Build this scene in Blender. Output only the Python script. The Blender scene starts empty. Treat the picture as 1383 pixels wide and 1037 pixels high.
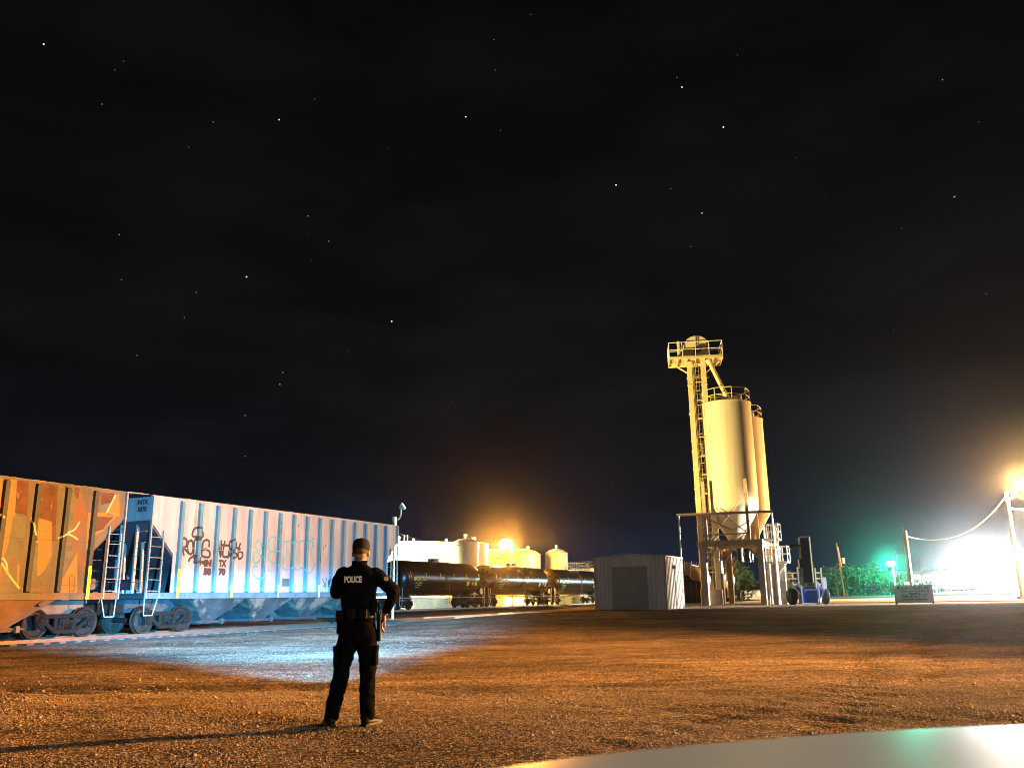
import bpy, math, random
import numpy as np
from mathutils import Vector, Matrix
random.seed(7); rng = np.random.default_rng(7)
R = math.radians
scn = bpy.context.scene
COL = scn.collection

# ------------------------------------------------------------------ camera
FPX, CX, CY, EYE = 1150.0, 691.5, 518.5, 1.27
PITCH = math.atan(287.5 / FPX); ROLL = R(0.8)
cd = bpy.data.cameras.new('camera'); cam = bpy.data.objects.new('camera', cd); COL.objects.link(cam)
cd.sensor_width = 36; cd.lens = 36 * FPX / 1383; cd.clip_start = 0.05; cd.clip_end = 3000
cam.location = (0, 0, EYE)
cam.rotation_mode = 'QUATERNION'
cam.rotation_quaternion = (Matrix.Rotation(PITCH + math.pi / 2, 4, 'X') @ Matrix.Rotation(-ROLL, 4, 'Z')).to_quaternion()
cd.dof.use_dof = True; cd.dof.focus_distance = 24.0; cd.dof.aperture_fstop = 6.0
scn.camera = cam

def ray(px, py):
    u = px - CX; v = CY - py
    c, s = math.cos(ROLL), math.sin(ROLL)
    u2 = u * c + v * s; v2 = -u * s + v * c
    return Vector((u2, FPX * math.cos(PITCH) - v2 * math.sin(PITCH), FPX * math.sin(PITCH) + v2 * math.cos(PITCH)))
def at(px, py, Y):
    r = ray(px, py); return Vector((0, 0, EYE)) + r * (Y / r.y)

# ------------------------------------------------------------------ render / colour
scn.view_settings.view_transform = 'Standard'; scn.view_settings.look = 'None'
scn.view_settings.exposure = 0.0; scn.view_settings.gamma = 1.0
scn.cycles.use_denoising = True; scn.cycles.pixel_filter_type = 'BLACKMAN_HARRIS'; scn.cycles.filter_width = 1.0
scn.cycles.max_bounces = 5; scn.cycles.diffuse_bounces = 2; scn.cycles.glossy_bounces = 3
scn.cycles.volume_bounces = 0; scn.cycles.transparent_max_bounces = 6
scn.cycles.sample_clamp_indirect = 4.0
scn.cycles.caustics_reflective = False; scn.cycles.caustics_refractive = False

# ------------------------------------------------------------------ world: night sky with stars
w = bpy.data.worlds.new('World'); scn.world = w; w.use_nodes = True
nt = w.node_tree; N = nt.nodes; L = nt.links
N.clear()
out = N.new('ShaderNodeOutputWorld'); bg = N.new('ShaderNodeBackground'); L.new(bg.outputs[0], out.inputs[0])
tc = N.new('ShaderNodeTexCoord')
sep = N.new('ShaderNodeSeparateXYZ'); L.new(tc.outputs['Generated'], sep.inputs[0])
rmp = N.new('ShaderNodeValToRGB'); L.new(sep.outputs[2], rmp.inputs[0])
cr = rmp.color_ramp
cr.elements[0].position = 0.0; cr.elements[0].color = (.010, .018, .042, 1)
cr.elements[1].position = 1.0; cr.elements[1].color = (.0020, .0020, .0024, 1)
for p, c in ((.05, (.0080, .013, .027, 1)), (.12, (.0055, .0065, .0100, 1)), (.25, (.0042, .0045, .0056, 1)), (.5, (.0032, .0032, .0038, 1))):
    e = cr.elements.new(p); e.color = c
nz = N.new('ShaderNodeTexNoise'); nz.inputs['Scale'].default_value = 5.0; nz.inputs['Detail'].default_value = 6
mp = N.new('ShaderNodeMapping'); mp.inputs['Scale'].default_value = (1, 1, 3); L.new(tc.outputs['Generated'], mp.inputs[0]); L.new(mp.outputs[0], nz.inputs[0])
mr = N.new('ShaderNodeMapRange'); mr.inputs[1].default_value = .4; mr.inputs[2].default_value = .75; mr.inputs[3].default_value = .85; mr.inputs[4].default_value = 1.6
L.new(nz.outputs[0], mr.inputs[0])
vm = N.new('ShaderNodeVectorMath'); vm.operation = 'SCALE'; L.new(rmp.outputs[0], vm.inputs[0]); L.new(mr.outputs[0], vm.inputs[3])
STARS = [(59,60,1),(377,162,.9),(629,158,1),(333,374,1.1),(529,434,1.1),(832,250,1.1),(977,172,1.1),(921,118,1),(914,105,.4),(948,288,.8),(933,333,.4),
 (1289,266,.8),(1218,308,.5),(1273,108,.5),(1332,397,.6),(1207,446,.5),(138,141,.4),(161,317,.5),(164,378,.5),(265,395,.4),(249,429,.4),(185,480,.4),(382,503,.5),
 (378,519,.6),(331,561,.5),(331,616,.5),(420,351,.3),(444,326,.5),(416,292,.5),(417,317,.3),(523,201,.3),(667,54,.4),(1075,213,.3),(1113,266,.3),(906,255,.4),
 (610,542,.4),(469,475,.4),(255,199,.3),(288,165,.4),(425,134,.3),(155,95,.3),(167,83,.3),(670,428,.4),(996,75,.3),(1322,165,.3),(669,95,.3),(676,176,.3),(717,20,.3)]
acc = None
for (sx, sy, b) in STARS:
    d = ray(sx, sy).normalized()
    dn = N.new('ShaderNodeVectorMath'); dn.operation = 'DISTANCE'; L.new(tc.outputs['Generated'], dn.inputs[0]); dn.inputs[1].default_value = d
    lt = N.new('ShaderNodeMath'); lt.operation = 'LESS_THAN'; L.new(dn.outputs['Value'], lt.inputs[0]); lt.inputs[1].default_value = .00040 + .00034 * b
    ma = N.new('ShaderNodeMath'); ma.operation = 'MULTIPLY_ADD'; L.new(lt.outputs[0], ma.inputs[0]); ma.inputs[1].default_value = b * b * 1.3 + .05
    if acc is None: ma.inputs[2].default_value = 0
    else: L.new(acc.outputs[0], ma.inputs[2])
    acc = ma
sc_ = N.new('ShaderNodeVectorMath'); sc_.operation = 'SCALE'; sc_.inputs[0].default_value = (.82, .9, 1.0); L.new(acc.outputs[0], sc_.inputs[3])
ad = N.new('ShaderNodeVectorMath'); ad.operation = 'ADD'; L.new(vm.outputs[0], ad.inputs[0]); L.new(sc_.outputs[0], ad.inputs[1])
L.new(ad.outputs[0], bg.inputs['Color']); bg.inputs['Strength'].default_value = 1.0

# ------------------------------------------------------------------ lamps (all but the unseen tank farm flood sit in a fixture, see below)
def aim(o, target):
    o.rotation_mode = 'QUATERNION'; o.rotation_quaternion = (Vector(target) - Vector(o.location)).to_track_quat('-Z', 'Y')
def spot(name, loc, target, watts, color, half, blend=.5, size=.1):
    l = bpy.data.lights.new(name, 'SPOT'); o = bpy.data.objects.new(name, l); COL.objects.link(o)
    l.energy = watts; l.color = color; l.spot_size = 2 * R(half); l.spot_blend = blend; l.shadow_soft_size = size
    o.location = loc; aim(o, target); return o
def point(name, loc, watts, color, size=.15):
    l = bpy.data.lights.new(name, 'POINT'); o = bpy.data.objects.new(name, l); COL.objects.link(o)
    l.energy = watts; l.color = color; l.shadow_soft_size = size; o.location = loc; return o
SODIUM = (1.0, .50, .13); YELLOW = (1.0, .72, .26); COOL = (.09, .50, 1.0); WHITE = (1.0, .97, .90); TEAL = (.02, 1.0, .62)
FLOOD = Vector((27.5, 19.5, 6.6))          # yard floodlight on a pole right of the frame
spot('yard_flood_low_beam', FLOOD, (-7.5, 9.5, 1.2), 130000, (1.0, .41, .08), 17, .9, .10)
yf = spot('yard_flood_beam', FLOOD, (-14, 22.0, 4.2), 290000, (1.0, .39, .07), 33, 1.0, .12); yf.scale = (1, .58, 1)
BACK_LAMP = Vector((15.0, -4.0, 9.0))         # street lamp behind and right of the camera
point('back_street_lamp', BACK_LAMP, 7500, (1.0, .90, .76), .2)
TORCH = Vector((-1.62, 9.95, 1.42))
spot('torch_beam', TORCH, (-8.1, 31.0, 2.4), 52000, COOL, 21.0, .7, .03)
hs = spot('torch_hot_spot', TORCH, (-7.6, 29.5, .25), 420000, COOL, 24, 1.0, .03); hs.scale = (1, .25, 1)
POLE_LAMP = Vector((-7.25, 54.6, 7.1))
spot('silo_flood_beam', POLE_LAMP, (15.8, 65.0, 15.1), 88000, YELLOW, 18.5, .12, .12)
TANK_LAMP = Vector((-1.25, 108.0, 7.75))
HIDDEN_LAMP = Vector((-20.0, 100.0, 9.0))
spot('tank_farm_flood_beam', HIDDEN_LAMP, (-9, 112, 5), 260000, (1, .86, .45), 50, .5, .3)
STREET_LAMP = Vector((44.4, 74.0, 10.1))
spot('street_lamp_beam', STREET_LAMP + Vector((0, .1, -1.2)), (46, 112, 0), 160000, (1, .80, .45), 62, .35, .25)
spot('street_lamp_side_beam', STREET_LAMP + Vector((-1.3, 0, 0)), (16, 67, 11), 45000, SODIUM, 22, .4, .25)
LOT_LAMP = Vector((50, 60, 4.2))
spot('lot_flood_beam', LOT_LAMP, (12.5, 58.8, 1.6), 480000, WHITE, 14.5, .6, .2)
GREEN_LAMP = Vector((72.6, 168.0, 6.5))

# ------------------------------------------------------------------ object helpers
def thing(name, label, cat, loc=(0, 0, 0), rz=0, group=None):
    o = bpy.data.objects.new(name, None); COL.objects.link(o); o.empty_display_size = .2
    o.location = loc; o.rotation_euler = (0, 0, rz); o['label'] = label; o['category'] = cat
    if group: o['group'] = group
    return o
def tag(o, label, cat, group=None):
    o['label'] = label; o['category'] = cat
    if group: o['group'] = group
    return o
def copy_tree(o, parent=None):
    c = o.copy(); COL.objects.link(c)
    if parent is not None: c.parent = parent
    for ch in list(o.children): copy_tree(ch, c)
    return c

def mat(name, col, rough=.6, metal=0.0, var=.0, vscale=3.0, bump=0.0, bscale=20.0, stain=None, stain_amt=0.0, stretch=(1, 1, 1), coat=0.0, spec=.5):
    m = bpy.data.materials.new(name); m.use_nodes = True
    t = m.node_tree; b = t.nodes['Principled BSDF']
    b.inputs['Roughness'].default_value = rough; b.inputs['Metallic'].default_value = metal
    b.inputs['Specular IOR Level'].default_value = spec
    if coat: b.inputs['Coat Weight'].default_value = coat; b.inputs['Coat Roughness'].default_value = .08
    base = (*col, 1)
    b.inputs['Base Color'].default_value = base
    co = t.nodes.new('ShaderNodeTexCoord'); mpp = t.nodes.new('ShaderNodeMapping'); mpp.inputs['Scale'].default_value = stretch
    t.links.new(co.outputs['Object'], mpp.inputs[0])
    last = None
    if var:
        n = t.nodes.new('ShaderNodeTexNoise'); n.inputs['Scale'].default_value = vscale; n.inputs['Detail'].default_value = 7; n.inputs['Roughness'].default_value = .65
        t.links.new(mpp.outputs[0], n.inputs[0])
        r = t.nodes.new('ShaderNodeMapRange'); r.inputs[1].default_value = .3; r.inputs[2].default_value = .7; r.inputs[3].default_value = 1 - var; r.inputs[4].default_value = 1 + var
        t.links.new(n.outputs[0], r.inputs[0])
        v = t.nodes.new('ShaderNodeVectorMath'); v.operation = 'SCALE'; v.inputs[0].default_value = col; t.links.new(r.outputs[0], v.inputs[3])
        last = v.outputs[0]
    if stain:
        n2 = t.nodes.new('ShaderNodeTexNoise'); n2.inputs['Scale'].default_value = vscale * .7; n2.inputs['Detail'].default_value = 9; n2.inputs['Roughness'].default_value = .7
        mp2 = t.nodes.new('ShaderNodeMapping'); mp2.inputs['Location'].default_value = (7.3, 1.1, 4.2); mp2.inputs['Scale'].default_value = stretch
        t.links.new(co.outputs['Object'], mp2.inputs[0]); t.links.new(mp2.outputs[0], n2.inputs[0])
        r2 = t.nodes.new('ShaderNodeMapRange'); r2.inputs[1].default_value = .62 - stain_amt * .25; r2.inputs[2].default_value = .70 - stain_amt * .2
        t.links.new(n2.outputs[0], r2.inputs[0])
        mx = t.nodes.new('ShaderNodeMix'); mx.data_type = 'RGBA'; t.links.new(r2.outputs[0], mx.inputs[0])
        if last: t.links.new(last, mx.inputs[6])
        else: mx.inputs[6].default_value = base
        mx.inputs[7].default_value = (*stain, 1); last = mx.outputs[2]
    if last: t.links.new(last, b.inputs['Base Color'])
    if bump:
        n3 = t.nodes.new('ShaderNodeTexNoise'); n3.inputs['Scale'].default_value = bscale; n3.inputs['Detail'].default_value = 6
        t.links.new(mpp.outputs[0], n3.inputs[0])
        bp = t.nodes.new('ShaderNodeBump'); bp.inputs['Strength'].default_value = bump; bp.inputs['Distance'].default_value = .02
        t.links.new(n3.outputs[0], bp.inputs['Height']); t.links.new(bp.outputs[0], b.inputs['Normal'])
    return m
def emat(name, col, s):
    m = bpy.data.materials.new(name); m.use_nodes = True; b = m.node_tree.nodes['Principled BSDF']
    b.inputs['Base Color'].default_value = (*col, 1); b.inputs['Emission Color'].default_value = (*col, 1); b.inputs['Emission Strength'].default_value = s
    return m

class MB:
    def __init__(s): s.v = []; s.f = []; s.mi = []; s.cur = 0
    def add(s, vs, fs):
        o = len(s.v); s.v.extend([tuple(p) for p in vs]); s.f.extend([tuple(i + o for i in f) for f in fs]); s.mi.extend([s.cur] * len(fs)); return s
    def box(s, c, d, M=None):
        x, y, z = d[0] / 2, d[1] / 2, d[2] / 2
        vs = [Vector((a * x, b * y, e * z)) for e in (-1, 1) for b in (-1, 1) for a in (-1, 1)]
        if M is not None: vs = [M @ v for v in vs]
        vs = [v + Vector(c) for v in vs]
        return s.add(vs, [(0, 2, 3, 1), (4, 5, 7, 6), (0, 1, 5, 4), (2, 6, 7, 3), (0, 4, 6, 2), (1, 3, 7, 5)])
    def rng(s, x0, x1, y0, y1, z0, z1): return s.box(((x0 + x1) / 2, (y0 + y1) / 2, (z0 + z1) / 2), (x1 - x0, y1 - y0, z1 - z0))
    def beam(s, a, b, w_, h_, up=(0, 0, 1)):
        a, b = Vector(a), Vector(b); d = (b - a); l = d.length; d.normalize(); u = Vector(up)
        if abs(d.dot(u)) > .98: u = Vector((0, 1, 0))
        r = d.cross(u).normalized(); u = r.cross(d)
        vs = [p + r * (i * w_ / 2) + u * (j * h_ / 2) for p in (a, b) for j in (-1, 1) for i in (-1, 1)]
        return s.add(vs, [(0, 1, 3, 2), (4, 6, 7, 5), (0, 4, 5, 1), (2, 3, 7, 6), (0, 2, 6, 4), (1, 5, 7, 3)])
    def tube(s, a, b, r0, r1=None, n=10, cap=True):
        a, b = Vector(a), Vector(b); r1 = r0 if r1 is None else r1
        d = (b - a).normalized(); u = Vector((0, 0, 1)) if abs(d.z) < .95 else Vector((1, 0, 0))
        r = d.cross(u).normalized(); u = r.cross(d)
        vs = [p + (r * math.cos(t) + u * math.sin(t)) * q for p, q in ((a, r0), (b, r1)) for t in [2 * math.pi * i / n for i in range(n)]]
        fs = [(i, (i + 1) % n, n + (i + 1) % n, n + i) for i in range(n)]
        if cap: fs += [tuple(range(n))[::-1], tuple(range(n, 2 * n))]
        return s.add(vs, fs)
    def path(s, pts, r, n=6):
        pts = [Vector(p) for p in pts]
        for a, b in zip(pts[:-1], pts[1:]): s.tube(a, b, r, r, n)
        return s
    def lathe(s, prof, n=32, M=None, cap=True):
        vs = []; fs = []
        for (r, z) in prof:
            for i in range(n):
                t = 2 * math.pi * i / n; vs.append(Vector((r * math.cos(t), r * math.sin(t), z)))
        m = len(prof)
        for j in range(m - 1):
            for i in range(n): fs.append((j * n + i, j * n + (i + 1) % n, (j + 1) * n + (i + 1) % n, (j + 1) * n + i))
        if cap: fs += [tuple(range(n))[::-1], tuple(range((m - 1) * n, m * n))]
        if M is not None: vs = [M @ v for v in vs]
        return s.add(vs, fs)
    def prism(s, poly, t0, t1, f):
        n = len(poly); vs = [f(p, t0) for p in poly] + [f(p, t1) for p in poly]
        return s.add(vs, [tuple(range(n))[::-1], tuple(range(n, 2 * n))] + [(i, (i + 1) % n, n + (i + 1) % n, n + i) for i in range(n)])
    def ball(s, c, r, n=12, m=8):
        if not hasattr(r, '__len__'): r = (r, r, r)
        vs = [Vector((0, 0, -1))]
        for j in range(1, m):
            a = -math.pi / 2 + math.pi * j / m
            for i in range(n): vs.append(Vector((math.cos(a) * math.cos(2 * math.pi * i / n), math.cos(a) * math.sin(2 * math.pi * i / n), math.sin(a))))
        vs.append(Vector((0, 0, 1)))
        fs = [(0, 1 + (i + 1) % n, 1 + i) for i in range(n)]
        for j in range(m - 2):
            for i in range(n): fs.append((1 + j * n + i, 1 + j * n + (i + 1) % n, 1 + (j + 1) * n + (i + 1) % n, 1 + (j + 1) * n + i))
        e = len(vs) - 1; fs += [(e, e - n + i, e - n + (i + 1) % n) for i in range(n)]
        return s.add([Vector((v.x * r[0] + c[0], v.y * r[1] + c[1], v.z * r[2] + c[2])) for v in vs], fs)
    def build(s, name, m, parent=None, smooth=False, bevel=0, loc=None, kind=None):
        me = bpy.data.meshes.new(name); me.from_pydata(s.v, [], s.f)
        for mm in (m if isinstance(m, (list, tuple)) else [m]): me.materials.append(mm)
        if max(s.mi, default=0) > 0: me.polygons.foreach_set('material_index', s.mi)
        if smooth: me.shade_smooth() if smooth == 1 else None
        me.update()
        o = bpy.data.objects.new(name, me); COL.objects.link(o)
        if smooth:
            try: me.set_sharp_from_angle(angle=R(35))
            except Exception: pass
        if bevel:
            b = o.modifiers.new('bevel', 'BEVEL'); b.width = bevel; b.segments = 2; b.limit_method = 'ANGLE'
        if parent is not None: o.parent = parent
        if loc is not None: o.location = loc
        if kind: o['kind'] = kind
        return o

def text(name, s, size, m, parent, loc, rot, sx=1.0, bold=.0, align='CENTER', ext=.001):
    c = bpy.data.curves.new(name, 'FONT'); c.body = s; c.size = size; c.align_x = align; c.align_y = 'CENTER'; c.offset = bold; c.extrude = ext
    t = bpy.data.objects.new('tmp', c); COL.objects.link(t)
    dg = bpy.context.evaluated_depsgraph_get(); me = bpy.data.meshes.new_from_object(t.evaluated_get(dg)); bpy.data.objects.remove(t)
    me.materials.clear(); me.materials.append(m)
    o = bpy.data.objects.new(name, me); COL.objects.link(o); o.parent = parent; o.location = loc; o.rotation_euler = rot; o.scale = (sx, 1, 1)
    return o

# ------------------------------------------------------------------ materials
M = {}
M['steel'] = mat('weathered_steel', (.10, .085, .075), .55, .3, .35, 6, .3, 40)
M['truck'] = mat('bogie_iron', (.009, .007, .0055), .8, 0, .4, 8, .4, 30, spec=.12)
M['wheel'] = mat('wheel_steel', (.012, .0095, .0075), .7, .0, .35, 9, .2, 30, (.045, .025, .014), .3, spec=.2)
M['tread'] = mat('polished_tread', (.55, .55, .55), .25, 1.0)
M['black'] = mat('black_paint', (.012, .012, .013), .35)
M['rubber'] = mat('rubber', (.02, .02, .02), .8)
M['galv'] = mat('galvanised', (.45, .45, .44), .45, .4, .15, 5)
M['yellowtape'] = mat('yellow_reflector', (.75, .85, .03), .4); 
M['white'] = mat('white_paint', (.78, .78, .74), .45)
M['cream'] = mat('cream_paint', (.66, .60, .44), .5, 0, .10, 1.5, .1, 12, (.35, .24, .13), .10, (1, 1, .25))
M['concrete'] = mat('concrete_column', (.34, .28, .21), .8, 0, .25, 2.5, .4, 15)
M['wood'] = mat('pole_wood', (.30, .17, .09), .8, 0, .35, 5, .6, 25, None, 0, (1, 1, .12))
M['darkwood'] = mat('old_pole_wood', (.10, .07, .05), .85, 0, .3, 5)

# ------------------------------------------------------------------ terrain
def sst(a, b, x):
    t = np.clip((x - a) / (b - a), 0, 1); return t * t * (3 - 2 * t)
AZ = R(25.0); D = Vector((math.sin(AZ), math.cos(AZ), 0)); NN = Vector((math.cos(AZ), -math.sin(AZ), 0))
def waves(x, y, seed, n, f0, f1):
    r = np.random.default_rng(seed); z = 0 * x
    for i in range(n):
        f = f0 * (f1 / f0) ** (i / max(1, n - 1)); a = r.uniform(0, 6.283); ph = r.uniform(0, 6.283)
        z = z + np.sin((x * np.cos(a) + y * np.sin(a)) * f + ph + 1.3 * np.sin((x * np.sin(a) - y * np.cos(a)) * f * .7 + ph * 2)) / (i + 1.5)
    return z
def zg(x, y, detail=True):
    x = np.asarray(x, float); y = np.asarray(y, float)
    q = x * NN.x + y * NN.y
    z = .5 * sst(25, 46, y) * sst(-26, -17, q)
    z = z + .25 * sst(60, 120, y) * sst(-10, 5, q) + 1.25 * sst(128, 190, y) * sst(-5, 25, q)
    if detail:
        near = 1 - sst(30, 60, y)
        z = z + near * (.010 * waves(x, y, 3, 7, .6, 5.0) + .009 * waves(x * .6 + y * .8, (y * .6 - x * .8) * .25, 5, 6, 3, 14))
        tr = np.exp(-((x * .35 + y * 1.0 - 11.5 + .8 * np.sin(x * .5)) / .35) ** 2) + np.exp(-((x * -.9 + y * .55 - 3.2 + .5 * np.sin(y * .6)) / .3) ** 2) + np.exp(-((x * -.95 + y * .5 - 1.2 + .4 * np.sin(y * .5)) / .3) ** 2)
        z = z - near * .030 * tr * (.6 + .4 * np.sin(x * 9 + y * 7))
    return z
def gz(x, y): return float(zg(x, y, False))
ys = np.concatenate([np.linspace(-60, 2, 12), np.geomspace(2.3, 60, 420), np.linspace(62, 420, 110)])
us = np.concatenate([np.linspace(-1, -.62, 16)[:-1], np.linspace(-.62, .62, 420), np.linspace(.62, 1, 16)[1:]])
Yg, Ug = np.meshgrid(ys, us, indexing='ij')
half = 40 + np.abs(Yg) * 1.0
near_half = np.maximum(Yg * .75 + 1.0, 2.0)
Xg = np.where(np.abs(Ug) <= .62, Ug / .62 * near_half, np.sign(Ug) * (near_half + (np.abs(Ug) - .62) / .38 * (320 - near_half)))
Zg = zg(Xg, Yg)
nv, nu = Xg.shape
idx = np.arange(nv * nu).reshape(nv, nu)
quads = np.stack([idx[:-1, :-1], idx[:-1, 1:], idx[1:, 1:], idx[1:, :-1]], -1).reshape(-1, 4)
def np_mesh(name, co, faces, m, parent=None, smooth=True):
    me = bpy.data.meshes.new(name); k = faces.shape[1]
    me.vertices.add(len(co)); me.vertices.foreach_set('co', co.astype(np.float32).ravel())
    me.loops.add(faces.size); me.loops.foreach_set('vertex_index', faces.astype(np.int32).ravel())
    me.polygons.add(len(faces)); me.polygons.foreach_set('loop_start', (np.arange(len(faces)) * k).astype(np.int32))
    me.update(calc_edges=True); me.validate()
    if smooth: me.shade_smooth()
    me.materials.append(m)
    o = bpy.data.objects.new(name, me); COL.objects.link(o)
    if parent is not None: o.parent = parent
    return o
def ground_material():
    m = bpy.data.materials.new('gravel_lot'); m.use_nodes = True; t = m.node_tree; b = t.nodes['Principled BSDF']
    b.inputs['Roughness'].default_value = .95; b.inputs['Specular IOR Level'].default_value = .1
    g = t.nodes.new('ShaderNodeNewGeometry')
    def noise(sc, det=6, ro=.6, loc=(0, 0, 0), scl=(1, 1, 1)):
        mm = t.nodes.new('ShaderNodeMapping'); mm.inputs['Location'].default_value = loc; mm.inputs['Scale'].default_value = scl
        t.links.new(g.outputs['Position'], mm.inputs[0])
        n = t.nodes.new('ShaderNodeTexNoise'); n.inputs['Scale'].default_value = sc; n.inputs['Detail'].default_value = det; n.inputs['Roughness'].default_value = ro
        t.links.new(mm.outputs[0], n.inputs[0]); return n
    n1 = noise(.22, 5, .6, (0, 0, 0), (.7, 1.5, 1)); n2 = noise(1.6, 6, .65, (5, 3, 0), (.6, 1.4, 1)); n3 = noise(28, 4, .8)
    v = t.nodes.new('ShaderNodeTexVoronoi'); v.inputs['Scale'].default_value = 42; t.links.new(g.outputs['Position'], v.inputs['Vector'])
    v2 = t.nodes.new('ShaderNodeTexVoronoi'); v2.inputs['Scale'].default_value = 16; t.links.new(g.outputs['Position'], v2.inputs['Vector'])
    r1 = t.nodes.new('ShaderNodeValToRGB'); t.links.new(n1.outputs[0], r1.inputs[0])
    r1.color_ramp.elements[0].position = .36; r1.color_ramp.elements[0].color = (.075, .055, .038, 1)
    r1.color_ramp.elements[1].position = .66; r1.color_ramp.elements[1].color = (.27, .20, .135, 1)
    mr2 = t.nodes.new('ShaderNodeMapRange'); mr2.inputs[1].default_value = .3; mr2.inputs[2].default_value = .7; mr2.inputs[3].default_value = .45; mr2.inputs[4].default_value = 1.5
    t.links.new(n2.outputs[0], mr2.inputs[0])
    s1 = t.nodes.new('ShaderNodeVectorMath'); s1.operation = 'SCALE'; t.links.new(r1.outputs[0], s1.inputs[0]); t.links.new(mr2.outputs[0], s1.inputs[3])
    sp = t.nodes.new('ShaderNodeSeparateXYZ'); t.links.new(v.outputs['Color'], sp.inputs[0])
    pw3 = t.nodes.new('ShaderNodeMath'); pw3.operation = 'POWER'; t.links.new(sp.outputs[0], pw3.inputs[0]); pw3.inputs[1].default_value = 3.5
    mr3 = t.nodes.new('ShaderNodeMapRange'); mr3.inputs[3].default_value = .5; mr3.inputs[4].default_value = 4.2; t.links.new(pw3.outputs[0], mr3.inputs[0])
    s2 = t.nodes.new('ShaderNodeVectorMath'); s2.operation = 'SCALE'; t.links.new(s1.outputs[0], s2.inputs[0]); t.links.new(mr3.outputs[0], s2.inputs[3])
    t.links.new(s2.outputs[0], b.inputs['Base Color'])
    ma_ = t.nodes.new('ShaderNodeMath'); ma_.operation = 'MULTIPLY_ADD'; t.links.new(v.outputs['Distance'], ma_.inputs[0]); ma_.inputs[1].default_value = -1.0
    mb_ = t.nodes.new('ShaderNodeMath'); mb_.operation = 'MULTIPLY_ADD'; t.links.new(v2.outputs['Distance'], mb_.inputs[0]); mb_.inputs[1].default_value = -1.2; t.links.new(n3.outputs[0], mb_.inputs[2])
    t.links.new(mb_.outputs[0], ma_.inputs[2])
    bp = t.nodes.new('ShaderNodeBump'); bp.inputs['Strength'].default_value = 1.0; bp.inputs['Distance'].default_value = .040
    t.links.new(ma_.outputs[0], bp.inputs['Height']); t.links.new(bp.outputs[0], b.inputs['Normal'])
    return m
M['ground'] = ground_material()
g = np_mesh('ground', np.stack([Xg, Yg, Zg], -1).reshape(-1, 3), quads, M['ground']); g['kind'] = 'structure'

# loose stones lying on the lot
def stones(n, y0, y1, s0, s1):
    y = np.sqrt(rng.uniform(y0 ** 2, y1 ** 2, n)); x = rng.uniform(-.68, .68, n) * y
    s = rng.uniform(0, 1, n) ** 4 * (s1 - s0) + s0
    return x, y, s
parts_ = [stones(130000, 4.2, 13, .0045, .014), stones(2500, 4.2, 16, .012, .03), stones(30000, 13, 26, .004, .012), stones(30000, 26, 46, .006, .018)]
sx = np.concatenate([p[0] for p in parts_]); sy = np.concatenate([p[1] for p in parts_]); ss = np.concatenate([p[2] for p in parts_])
keep = (np.sin(sx * 1.7 + 1.1 * np.sin(sy * 1.3)) + np.sin(sy * 2.3 + sx * .6)) * .35 + rng.uniform(0, 1, len(sx)) > .25
sx, sy, ss = sx[keep], sy[keep], ss[keep]; n = len(sx)
oct_v = np.array([[1, 0, 0], [0, 1, 0], [-1, 0, 0], [0, -1, 0], [0, 0, .8], [0, 0, -.8]], float)
oct_f = np.array([[0, 1, 4], [1, 2, 4], [2, 3, 4], [3, 0, 4], [1, 0, 5], [2, 1, 5], [3, 2, 5], [0, 3, 5]])
jit = oct_v[None] * (1 + rng.uniform(-.35, .35, (n, 6, 3))) * ss[:, None, None]
ang = rng.uniform(0, 6.283, n); ca, sa = np.cos(ang)[:, None], np.sin(ang)[:, None]
vx = jit[..., 0] * ca - jit[..., 1] * sa + sx[:, None]; vy = jit[..., 0] * sa + jit[..., 1] * ca + sy[:, None]; vz = jit[..., 2] + zg(sx, sy)[:, None] + ss[:, None] * .2
co = np.stack([vx, vy, vz], -1).reshape(-1, 3); fc = (oct_f[None] + (np.arange(n) * 6)[:, None, None]).reshape(-1, 3)
M['stone'] = mat('loose_stone', (.30, .235, .17), .6, 0, .8, 40)
st = np_mesh('gravel', co, fc, M['stone'], smooth=False); st['kind'] = 'stuff'; st['label'] = 'loose brown gravel stones scattered over the lot'

# lit paved lot beyond the gravel, and the grass bank behind it
def sheet(name, poly_x, y_fn, lift, m, nx=60, ny=12):
    xs = np.linspace(poly_x[0], poly_x[1], nx); t = np.linspace(0, 1, ny)
    X = np.repeat(xs[None], ny, 0); y0, y1 = y_fn(xs); Y = y0[None] * (1 - t[:, None]) + y1[None] * t[:, None]
    Z = zg(X, Y) + lift; ix = np.arange(nx * ny).reshape(ny, nx)
    f = np.stack([ix[:-1, :-1], ix[:-1, 1:], ix[1:, 1:], ix[1:, :-1]], -1).reshape(-1, 4)
    o = np_mesh(name, np.stack([X, Y, Z], -1).reshape(-1, 3), f, m); o['kind'] = 'structure'; return o
M['paving'] = mat('pale_concrete_paving', (.52, .49, .42), .8, 0, .15, .15, .2, 3)
sheet('paved_lot', (12, 150), lambda x: (72 - .22 * np.clip(x - 12, 0, 60) + .8 * np.sin(x * .4) + .4 * np.sin(x * 1.7), 112 + 0 * x), .012, M['paving'], 120, 24)
M['grass'] = mat('dry_grass', (.060, .085, .035), .9, 0, .5, .8, .8, 6)
sheet('grass_bank', (20, 240), lambda x: (118 + 0 * x, 260 + 0 * x), .012, M['grass'], 90, 40)

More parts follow.
